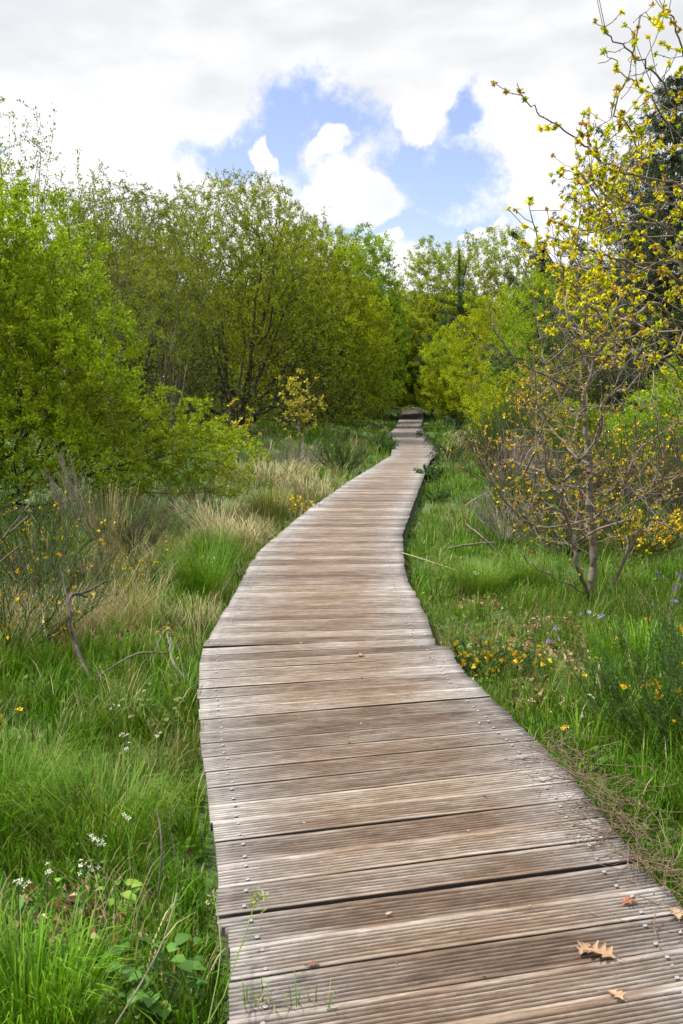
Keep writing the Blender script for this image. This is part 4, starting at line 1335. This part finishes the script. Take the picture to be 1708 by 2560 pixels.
tussock('upright green and straw clump at the plank edge, farther along', -.85, 11.6, .55, 700, [(0.10, .17, .03), (.3, .26, .12)], 311, .003, .16, .6)
G2 = 'pale straw tussocks left of the boardwalk'
tussock('pale straw tussock splaying long stalks over the grass by the planks', -1.15, 9.3, .62, 300, STRAW, 321, .0022, .13, 1.2, .3, G2, bias=2.8, name='straw_tussock')
tussock('tall thin straw stalks standing before the left bush', -2.1, 8.9, .85, 170, STRAW, 322, .002, .16, .45, .05, G2, name='straw_tussock')
tussock('flattened golden straw along the left plank edge', -.98, 9.9, .34, 380, STRAW, 323, .0021, .22, 1.6, .5, G2, name='straw_tussock')
tussock('brown matted straw under the leggy broom at the left', -1.85, 6.1, .36, 800, STRAW * .75, 324, .0024, .30, 1.5, .5, G2, name='straw_tussock')
tussock('small tuft of bent brown straw touching the planks', -.93, 6.35, .28, 300, STRAW * .8, 325, .0022, .10, 1.5, .5, G2, name='straw_tussock')
tussock('wide pale straw patch beyond the left bush near the dead brushwood', -1.3, 17.0, .5, 520, STRAW, 326, .003, .8, 1.1, .3, G2, name='straw_tussock')
tussock('pale straw clump left of the bend in the far planks', -.45, 14.2, .5, 330, STRAW, 327, .003, .45, 1.1, .3, G2, name='straw_tussock')
tussock('beige straw clump at the right of the far boardwalk', 3.3, 24.5, .8, 500, STRAW, 328, .006, .5, .8, .3, G2, name='straw_tussock')
tussock('pale straw clump under the low right limbs of the left bush', -2.6, 12.0, .5, 600, STRAW, 329, .003, .45, 1.2, .3, G2, name='straw_tussock')


# ------------------------------------------------------------------ leaf litter and fallen leaves
def build_litter():
    r = np.random.default_rng(400)
    P = []
    for (a_, b_, s_) in LITTER_SPOTS:
        n = int(5200 * s_ * s_ + 80)
        q = r.normal(0, s_ * .62, (n, 2)); x = a_ + q[:, 0]; y = b_ + q[:, 1] * 1.2
        k = ~in_deck(x, y, .03); P.append(np.stack([x[k], y[k]], 1))
    n = 2500
    x = (r.random(n) * 2 - 1) * 4; y = 1.5 + 10 * r.random(n); k = ~in_deck(x, y, .03) & (np.abs(x) < .36 * y + .6)
    P.append(np.stack([x[k], y[k]], 1))
    P = np.concatenate(P); z = gz(P[:, 0], P[:, 1]) + .004 + .03 * r.random(len(P))
    P = np.column_stack([P, z])
    D = unit(r.normal(0, 1, P.shape) * [1, 1, .25])
    V, F, C = leaves(P, D, .034, r, [(0.30, 0.16, 0.085), (0.42, 0.27, 0.16), (0.22, 0.12, 0.07), (0.50, 0.37, 0.25)], 1, .5, 0.05, .3, fold=.5, vary=.25)
    o = mesh('leaf_litter', V, F, M_DRY, None, C)
    tag(o, 'brown fallen oak leaves lying in the gaps of the grass', 'leaf litter', kind='stuff')


build_litter()


def build_cover():
    r = np.random.default_rng(450)
    n = 5200
    y = 1.3 + 8.5 * r.random(n) ** .8; x = (r.random(n) * 2 - 1) * (.36 * y + .5)
    k = ~in_deck(x, y, .02) & (lump(x * 1.3 + 7, y * 1.1) > -.12)
    x, y = x[k], y[k]
    P = np.stack([x, y, gz(x, y) + .015 + .07 * r.random(len(x))], 1)
    D = unit(r.normal(0, 1, P.shape) * [1, 1, .3])
    V, F, C = leaves(P, D, .024, r, [(0.07, 0.17, 0.015), (0.10, 0.22, 0.02), (0.14, 0.25, 0.03), (0.05, 0.12, 0.012), (0.2, 0.2, 0.05)], 4, .62, 0.25, .8, fold=.3, vary=.22)
    o = mesh('ground_cover', V, F, M_LEAF, None, C)
    tag(o, 'small broad weed leaves mixed low among the grass blades', 'weeds', kind='stuff')


build_cover()


def oak_leaf(label, x, y, size, rot, col, seed, curl=.3):
    """lobed dry oak leaf lying on the planks"""
    r = np.random.default_rng(seed)
    n = 40
    t_ = np.linspace(0, 1, n)
    half = np.sin(np.pi * t_ ** .8) * (.26 + .13 * np.cos(t_ * 2 * np.pi * 4.5)) + .01
    half = half * size * (1 + .12 * r.normal(size=n))
    cx = (t_ - .5) * size
    bend = np.sin(t_ * 3.1) * size * curl * .35
    V = []
    for s_, hz in ((-1, 1), (-.5, .25), (0, 0), (.5, .25), (1, 1)):
        V.append(np.stack([cx + s_ * half * .25 * np.abs(s_), s_ * half, bend + np.abs(s_) * half * curl * hz * (1 + .5 * np.sin(t_ * 14 + s_)) + .003], 1))
    V = np.stack(V, 1).reshape(-1, 3)
    i = (np.arange(n - 1)[:, None] * 5 + np.arange(4)[None]).ravel()
    F = np.stack([i, i + 1, i + 6, i + 5], 1)
    # stalk
    S0 = np.array([[-size * .5, 0, .004]]); S1 = np.array([[-size * .78, size * .05, .003]])
    tv, tf = tubes(S0, S1, np.array([.0012]), np.array([.0008]), 4)
    c = np.array(col)[None] * (1 + .15 * np.sin(V[:, :1] * 300) * np.cos(V[:, 1:2] * 260))
    zmin = V[:, 2].min(); V[:, 2] += .0015 - zmin
    Vall = np.concatenate([V, tv]); C = np.concatenate([c, np.tile(np.array(col) * .6, (len(tv), 1))])
    o = mesh('oak_leaf', Vall, [F, tf + len(V)], M_DRY, None, C, smooth=False)
    o.location = (x, y, .003); o.rotation_euler = (0, 0, rot)
    tag(o, label, 'leaf', 'dry leaves on the planks')
    return o


def onz(px, py, z=0.0):
    p_ = Wp(px, py, 1.0); d_ = p_ - np.array([0, 0, CAM_H])
    t__ = (z - CAM_H) / d_[2]
    return d_ * t__


for (px, py, s_, ro, c_, lab) in ((1495, 2390, .085, 2.7, (.40, .25, .15), 'large curled tan oak leaf on the planks at the lower right'),
                                  (1462, 2378, .06, .9, (.36, .23, .14), 'small tan oak leaf fragment lying against the large curled one'),
                                  (1573, 2260, .05, .4, (.36, .13, .06), 'small rusty orange leaf on the planks under the dry grass'),
                                  (1690, 2288, .06, 1.5, (.44, .29, .19), 'pale tan leaf on the planks at the very right edge'),
                                  (1538, 2492, .045, 2.2, (.55, .30, .18), 'little crumpled leaf near the bottom right of the planks'),
                                  (903, 1641, .05, .5, (.45, .26, .14), 'tiny brown leaf on the middle planks by the step'),
                                  (785, 2417, .03, .3, (.20, .10, .06), 'dark brown scrap of leaf at the left of the nearest planks')):
    q = onz(px, py)
    oak_leaf(lab, q[0], q[1], s_, ro, c_, int(px))


def build_crumbs():
    r = np.random.default_rng(470)
    n = 150
    y = 1.9 + 6.5 * r.random(n) ** 1.4
    e = r.random(n)
    x = np.where(r.random(n) < .6, xr(y) - .03 - .30 * e ** 2, xl(y) + (xr(y) - xl(y)) * e)
    P = np.stack([x, y, np.full(n, .004)], 1)
    D = unit(r.normal(0, 1, P.shape) * [1, 1, .1])
    V, F, C = leaves(P, D, .013, r, [(0.30, 0.18, 0.10), (0.42, 0.30, 0.2), (0.14, 0.09, 0.055), (0.5, 0.42, 0.3)], 1, .4, 0.0, .1, sizevar=.6, fold=.3, vary=.2)
    V[:, 2] = np.maximum(V[:, 2], .0025)
    o = mesh('leaf_crumbs', V, F, M_DRY, None, C)
    tag(o, 'crumbs of dry leaf and bark scattered over the planks', 'leaf litter', kind='stuff')


build_crumbs()


# ------------------------------------------------------------------ dead sticks
def stick(label, pts, rad, seed, forks=2, mat=None, cat='stick', name='dead_stick'):
    r = np.random.default_rng(seed)
    base = np.array(pts[0], float)
    s = Skel(base, seed)
    e = s.limb(pts[1:], 0, 5, min(.004, rad * .2))
    n = len(s.pos)
    for k in range(forks):
        i = r.integers(n // 3, n - 1)
        d = unit((s.pos[i] - s.pos[i - 1])[None])[0]
        q = r.normal(0, 1, 3); q[2] = abs(q[2]) * .5
        l = .08 + .12 * r.random()
        s.limb([s.pos[i] + (d + q * .6) * l * .5, s.pos[i] + (d + q * .6) * l], i, 3, .003)
    s.finish(rad * .5, 2.6)
    f = rad / s.rad[0]; s.rad = s.rad * f
    idx = np.arange(1, len(s.P)); par = s.A[idx]
    V, F = tubes(s.P[par], s.P[idx], s.rad[par], s.rad[idx], 6, s.dd[par], s.dd[idx])
    o = mesh(name, V - base, F, mat or M_DEAD, None, loc=tuple(base), smooth=True)
    return tag(o, label, cat, 'dead sticks in the grass')


def G(x, y, h=0.0): return (x, y, float(gz(x, y)) + h)


stick('short thick broken stick lying in the grass right of the planks', [G(.97, 9.0, .10), G(1.1, 9.05, .12), G(1.24, 9.1, .13)], .012, 501, 1, M_OAK)
stick('forked dead branch lying left of the young oak', [G(1.45, 8.9, .05), G(1.28, 9.0, .22), G(1.18, 9.4, .30)], .009, 502, 2, M_OAK)
stick('curved bleached stick arching in the grass beside the far planks', [G(1.55, 12.6, .12), G(1.75, 12.8, .22), G(1.98, 12.9, .30)], .008, 503, 0)
stick('crooked black-brown dead branch rising behind the left foreground grass', [G(-1.25, 5.0, .0), G(-1.42, 5.2, .22), G(-1.50, 5.4, .42), G(-1.42, 5.5, .40)], .013, 504, 3, M_DARKBARK)
stick('pale dead twig lying low beside the crooked branch', [G(-1.28, 5.1, .08), G(-1.1, 5.2, .16), G(-.95, 5.3, .14)], .006, 505, 1, M_BARK)
stick('short grey stub reaching toward the left plank edge', [G(-.80, 4.95, .12), G(-.88, 5.05, .18), G(-.93, 5.3, .22)], .008, 506, 1, M_BARK)
stick('bare grey stem rising at the far left edge among the broom', [G(-2.35, 5.9, .0), G(-2.2, 6.1, .5), G(-1.95, 6.2, .85)], .011, 507, 3, M_BARK)
stick('dark stump-like branch end under the low limbs of the left bush', [G(-1.9, 11.0, .0), G(-1.95, 11.0, .16), G(-1.75, 11.0, .20)], .014, 508, 2, M_DARKBARK)
stick('thin reddish bramble cane crossing the nearest grass at the lower left', [G(-.62, 1.75, .02), G(-.50, 1.95, .16), G(-.42, 2.15, .27), G(-.40, 2.3, .34)], .0022, 509, 0, M_OAK)
stick('fine reddish seed stalk standing beside the planks with a brown knob', [G(-.55, 2.8, 0), G(-.53, 2.8, .2), G(-.55, 2.85, .3)], .003, 510, 0, M_OAK)

# long straw stalk lying from the plank edge into the grass
pts = [Wp(1006, 1382, 8.55), Wp(1040, 1392, 8.45), Wp(1080, 1405, 8.35), Wp(1130, 1422, 8.2), Wp(1170, 1440, 8.1)]
m_st, t, p, out = newmat('straw')
p.inputs['Base Color'].default_value = (.55, .45, .24, 1); p.inputs['Roughness'].default_value = .6
stick('long pale straw stalk slanting from the plank edge into the green grass', pts, .0026, 511, 0, m_st, 'stalk', 'straw_stalk')


# matted dry grass and roots at the right plank edge
def mat_grass():
    r = np.random.default_rng(520)
    n = 230
    t0 = r.random(n)
    y0 = 2.45 + t0 * 1.35; x0 = xr(y0) + .01 + .08 * r.random(n) ** 1.5
    S0, S1, RR = [], [], []
    for i in range(n):
        a = r.normal(2.2, .9)
        l = .10 + .2 * r.random(); q = np.array([x0[i], y0[i], .005 + .05 * r.random()])
        if r.random() < .4: a = r.random() * 6.28
        m = 5
        c_ = [q]
        for k in range(m):
            a += r.normal(0, .35)
            nx_ = c_[-1] + np.array([math.cos(a), math.sin(a), 0]) * l / m
            nx_[2] = max(.006, c_[-1][2] + r.normal(0, .012)) if xl(nx_[1]) < nx_[0] < xr(nx_[1]) + .02 else max(float(gz(nx_[0], nx_[1])) + .02, c_[-1][2] + r.normal(-.004, .012))
            c_.append(nx_)
        c_ = np.array(c_); S0.append(c_[:-1]); S1.append(c_[1:]); RR.append(np.full(m, .0007 + .0009 * r.random()))
    V, F = tubes(np.concatenate(S0), np.concatenate(S1), np.concatenate(RR), np.concatenate(RR) * .9, 3)
    o = mesh('dry_grass_mat', V, F, bark_mat('dry_root', (.06, .04, .027), (.2, .14, .09), 40, .1))
    tag(o, 'tangle of brown dry grass and roots spilling onto the planks at the right edge', 'dry grass', kind='stuff')


mat_grass()


# ------------------------------------------------------------------ wild flowers
def petals(center, nrm, rad, n, col, r, tilt=.25, width=.55):
    u, v = frames(np.array(nrm, float)[None]); u, v = u[0], v[0]; nrm = unit(np.array(nrm, float)[None])[0]
    V, C = [], []
    for k in range(n):
        a = k * 2 * np.pi / n + r.random() * .3
        d = np.cos(a) * u + np.sin(a) * v; s_ = np.cross(nrm, d)
        b = center + d * rad * .08; m = center + d * rad * .6 + nrm * rad * tilt * .5; t__ = center + d * rad + nrm * rad * tilt
        V += [b, m + s_ * rad * width * .5, t__, m - s_ * rad * width * .5]
        C += [np.array(col) * (1 + r.normal(0, .05))] * 4
    return V, C


def flower(name, label, x, y, h, heads, rad, col, seed, group, cat='flower', npet=4, spread=.02, lean=.15, tilt=.3, leafy=True, colb=None):
    """stem, leaflets and a loose cluster of blossoms"""
    r = np.random.default_rng(seed)
    b = np.array([x, y, float(gz(x, y)) - .01])
    root = empty(name, tuple(b), label, cat, group)
    a = r.random() * 6.28
    top = np.array([math.cos(a) * lean * h, math.sin(a) * lean * h, h])
    m = 7; t_ = np.linspace(0, 1, m)[:, None]
    B = top[None] * np.concatenate([t_ ** 1.6, t_ ** 1.6, t_], 1)
    S0, S1, RR = [B[:-1]], [B[1:]], [np.linspace(.0022, .0014, m - 1)]
    V, C = [], []
    for k in range(heads):
        c_ = top + r.normal(0, spread, 3) * [1, 1, .6]
        st = B[r.integers(m - 2, m)]
        S0.append(st[None]); S1.append(c_[None]); RR.append(np.array([.0009]))
        nn = unit(((c_ - top) * 20 + np.array([0, -.4, .8]) + r.normal(0, .25, 3))[None])[0]
        v_, c2 = petals(c_, nn, rad * (.8 + .4 * r.random()), npet, col if colb is None or r.random() < .6 else colb, r, tilt)
        V += v_; C += c2
    tv, tf = tubes(np.concatenate(S0), np.concatenate(S1), np.concatenate(RR), np.concatenate(RR), 4)
    mesh('stem', tv, tf, M_GREENSTEM, root)
    V = np.array(V); F = np.arange(len(V)).reshape(-1, 4)
    mesh('blossom', V, F, M_PETAL, root, np.array(C))
    if leafy:
        q = r.random((8, 1)); LP = top * q * .8
        lv, lf, lc = leaves(LP, np.tile([0, 0, .4], (8, 1)), .03, r, [(0.07, .16, .03)], 2, .3)
        mesh('leaves', lv, lf, M_LEAF, root, lc)
    return root


WHITE = (.62, .63, .48)
CF = [  # px, py of the head, height of the stem above the ground, label
    (240, 2095, .20, 12, 'white cuckoo flower with the widest drooping cluster in the left foreground'),
    (45, 2222, .22, 7, 'pure white flower head at the left edge, nearest the lens'),
    (210, 2165, .20, 9, 'pale greenish white cluster right below the widest white cluster'),
    (115, 2180, .18, 7, 'creamy white cluster between the tan leaf and the pale greenish one'),
    (322, 1858, .20, 4, 'small white flower upper right of the fine green tussock'),
    (310, 1822, .20, 4, 'tiny white flower just above the small one by the tussock'),
    (285, 1758, .18, 4, 'faint white flower highest in the left grass'),
    (395, 1812, .24, 3, 'thin white flower standing nearest the planks on the left'),
    (320, 2045, .20, 3, 'sparse cream flower above the bare brown patch on the left'),
    (1576, 1655, .20, 8, 'white flower cluster highest in the right hand grass'),
    (1608, 1710, .18, 5, 'white flower lower right of the highest right hand cluster'),
    (1660, 1688, .20, 6, 'white flower nearest the right edge in the coarse grass'),
    (1476, 1750, .18, 6, 'white flower left of the others on the right, near the planks'),
    (1648, 1748, .18, 6, 'white flower lowest of those in the right hand grass'),
    (1188, 1428, .18, 6, 'single white flower head in the grass below the broken stick'),
]
for i, (px, py, h, n, lab) in enumerate(CF):
    # stand it on the ground so that the head is at height h
    q = onz(px, py, -.14 + h)
    flower('cuckoo_flower', lab, q[0], q[1], h + .01, n, .0075 if q[1] < 6 else .011, WHITE, 600 + i, 'white flowers in the grass', lean=.02, spread=.018 if n > 8 else .012)
VI = [(1690, 1478, 'deep purple violet at the right edge, lower of the bright pair'), (1708 - 22, 1512, 'pale lilac violet at the right edge below the purple pair'),
      (1642, 1440, 'small dark purple violet left of the bright pair'), (1655, 1460, 'dark purple violet just below the small one'), (1632, 1500, 'pale blue violet in the grass left of the lilac one'),
      (1467, 1532, 'light violet flower near the foot of the young oak'), (1510, 1540, 'bluish violet right of the light one'), (1403, 1570, 'tiny purple violet in the leaf litter'),
      (1384, 1592, 'white and purple violet lowest in the leaf litter'), (1705, 1455, 'bright purple violet cut by the right edge')]
for i, (px, py, lab) in enumerate(VI):
    q = onz(px, py, -.14 + .17)
    flower('violet', lab, q[0], q[1], .18, 2 if i != 0 else 4, .017, (.16, .07, .55) if i in (0, 2, 3, 9) else ((.42, .40, .78) if i != 8 else (.7, .68, .8)), 640 + i, 'violets in the grass right of the boardwalk', npet=5, lean=.02, colb=(.24, .12, .60), leafy=False)
BU = [(1415, 1815, 'orange-yellow buttercup nearest the planks on the right'), (1460, 1705, 'small yellow buttercup above the one nearest the planks'), (1530, 1708, 'small yellow flower between two white clusters'),
      (1540, 1600, 'bright yellow buttercup high in the right grass'), (1558, 1583, 'yellow buttercup just above and right of the bright one'), (1686, 1808, 'yellow flower alone near the right edge'), (1490, 1640, 'little yellow flower left in the right hand grass'),
      (45, 1765, 'tiny yellow flower in the left grass')]
for i, (px, py, lab) in enumerate(BU):
    q = onz(px, py, -.14 + .17)
    flower('buttercup', lab, q[0], q[1], .18, 2 if i not in (0, 3) else 3, .012, (.85, .55, .01), 660 + i, 'yellow flowers in the right hand grass', npet=5, lean=.02, spread=.006, tilt=.6)

# flowering weed leaning over the planks at the lower left, and grass sprouting between planks
q = onz(570, 2480, -.12)
root = empty('flowering_weed', (-.32, 1.98, -.15), 'weed with a pale yellow-green flower head arching over the left plank edge', 'weed')
rr_ = np.random.default_rng(700)
st = np.array([Wp(520, 2560, 1.95), Wp(560, 2490, 2.02), Wp(590, 2400, 2.10), Wp(618, 2320, 2.18), Wp(640, 2250, 2.25)])
st2 = np.array([Wp(520, 2560, 1.95), Wp(545, 2440, 2.05), Wp(553, 2370, 2.15), Wp(545, 2290, 2.25), Wp(535, 2245, 2.3)])
bq = np.array(root.location)
tv, tf = tubes(np.concatenate([st[:-1], st2[:-1]]) - bq, np.concatenate([st[1:], st2[1:]]) - bq, np.full(8, .0014), np.full(8, .0011), 5)
mesh('stem', tv, tf, bark_mat('weed_stem', (.09, .15, .025), (.14, .21, .04), 20, .05), root)
HP = np.concatenate([st[-1] + rr_.normal(0, .012, (26, 3)) + [.006, 0, 0], st2[-1] + rr_.normal(0, .010, (9, 3))])
V, F, C = leaves(HP - bq, np.tile([0, 0, .5], (len(HP), 1)), .009, rr_, [(0.35, .42, .12), (.26, .35, .07), (.45, .48, .28)], 4, .5)
mesh('blossom', V, F, M_PETAL, root, C)


def sprout():
    r = np.random.default_rng(710)
    root = empty('grass_sprout', (-.17, 2.12, .0), 'little tuft of grass and dry stems sprouting between the nearest planks', 'grass tuft')
    n = 46
    P = np.stack([r.random(n) * .20 - .05, r.normal(0, .008, n) + np.linspace(-.01, .03, n), np.full(n, -.004)], 1)
    cc = np.where(r.random((n, 1)) < .3, np.array([[.4, .28, .14]]), np.array([[.10, .24, .03]])) * (1 + r.normal(0, .1, (n, 1)))
    V, a4, a3, C = blades(P, r.random(n) * 6.28, .02 + .055 * r.random(n) ** 1.5, .01 + .06 * r.random(n), np.full(n, .0028), cc, r, .1)
    mesh('blade_tuft', V, [a4, a3], M_GRASS, root, C)


sprout()


# bramble and broad leaves in the lower left, dock leaves at the right plank edge
def leafy_plant(name, label, x, y, n, size, h, cols, seed, wid=.75, cat='plant', spread=.12, group=None, up=.2):
    r = np.random.default_rng(seed)
    b = np.array([x, y, float(gz(x, y)) - .01])
    root = empty(name, tuple(b), label, cat, group)
    S0, S1, V, C, F3 = [], [], [], [], []
    base_i = 0
    Fs = []
    for k in range(n):
        a = r.random() * 6.28; q = spread * math.sqrt(r.random())
        hh = h * (.3 + .7 * r.random())
        top = np.array([math.cos(a) * q, math.sin(a) * q, hh])
        if in_deck(np.array([x + top[0]]), np.array([y + top[1]]), 0.0)[0]: top[:2] *= -.5
        S0.append(np.zeros(3) + r.normal(0, .01, 3) * [1, 1, 0]); S1.append(top)
        d = unit(np.array([[math.cos(a), math.sin(a), up + r.normal(0, .2)]]))[0]
        s_ = unit(np.cross(d, [0, 0, 1.])[None])[0]; nn = np.cross(s_, d)
        L_ = size * (.6 + .7 * r.random()); m = 9
        t_ = np.linspace(0, 1, m)
        hw = np.sin(np.pi * t_ ** .75) ** .8 * L_ * wid * .5 * (1 + .10 * np.cos(t_ * 40)) + .0006
        mid = top + d * (t_[:, None] * L_) - np.array([0, 0, 1]) * (t_[:, None] ** 2) * L_ * .35
        col = np.array(cols[r.integers(0, len(cols))]) * (1 + r.normal(0, .12))
        row = np.stack([mid - s_ * hw[:, None] + nn * hw[:, None] * .3, mid, mid + s_ * hw[:, None] + nn * hw[:, None] * .3], 1).reshape(-1, 3)
        V.append(row); C.append(np.tile(col, (len(row), 1)))
        i = (np.arange(m - 1)[:, None] * 3 + np.arange(2)[None]).ravel() + base_i
        Fs.append(np.stack([i, i + 1, i + 4, i + 3], 1)); base_i += len(row)
    tv, tf = tubes(np.array(S0), np.array(S1), np.full(n, .0016), np.full(n, .0012), 4)
    mesh('stems', tv, tf, M_GREENSTEM, root)
    mesh('leaves', np.concatenate(V), np.concatenate(Fs), M_LEAF, root, np.clip(np.concatenate(C), .004, .8), smooth=True)
    return root


BR = [(0.04, .10, .015), (.055, .13, .02), (.07, .16, .025)]
leafy_plant('bramble_plant', 'dark toothed bramble leaves against the left plank edge, nearest the lens', -.42, 1.95, 34, .045, .16, BR, 801, .8, spread=.12, group='bramble plants by the left plank edge')
leafy_plant('bramble_plant', 'bramble leaves in the shade of the plank edge beside the cream seed head', -.45, 2.3, 40, .042, .2, BR, 802, .8, spread=.10, group='bramble plants by the left plank edge')
leafy_plant('bramble_plant', 'broad green leaves at the very bottom left of the grass', -.62, 1.72, 26, .06, .10, BR, 803, .7, spread=.16, group='bramble plants by the left plank edge')
leafy_plant('bramble_plant', 'yellowish bramble sprout over the bare brown patch on the left', -.66, 2.78, 12, .04, .10, [(.10, .20, .02), (.14, .22, .03)], 804, .7, spread=.06, group='bramble plants by the left plank edge')
leafy_plant('bramble_plant', 'olive bramble stems beside the left planks near the grey stub', -.86, 4.4, 30, .035, .24, [(.07, .11, .03), (.1, .13, .035)], 805, .8, spread=.14, group='bramble plants by the left plank edge')
leafy_plant('dock_plant', 'broad upright leaves growing against the right plank edge', .93, 3.85, 16, .13, .06, [(.08, .2, .025), (.1, .25, .035)], 806, .32, spread=.10, up=1.0)
leafy_plant('dock_plant', 'grey-green broad blade standing at the bottom left beside the brambles', -.50, 1.98, 4, .16, .08, [(.12, .2, .09)], 807, .28, spread=.05, up=1.4)
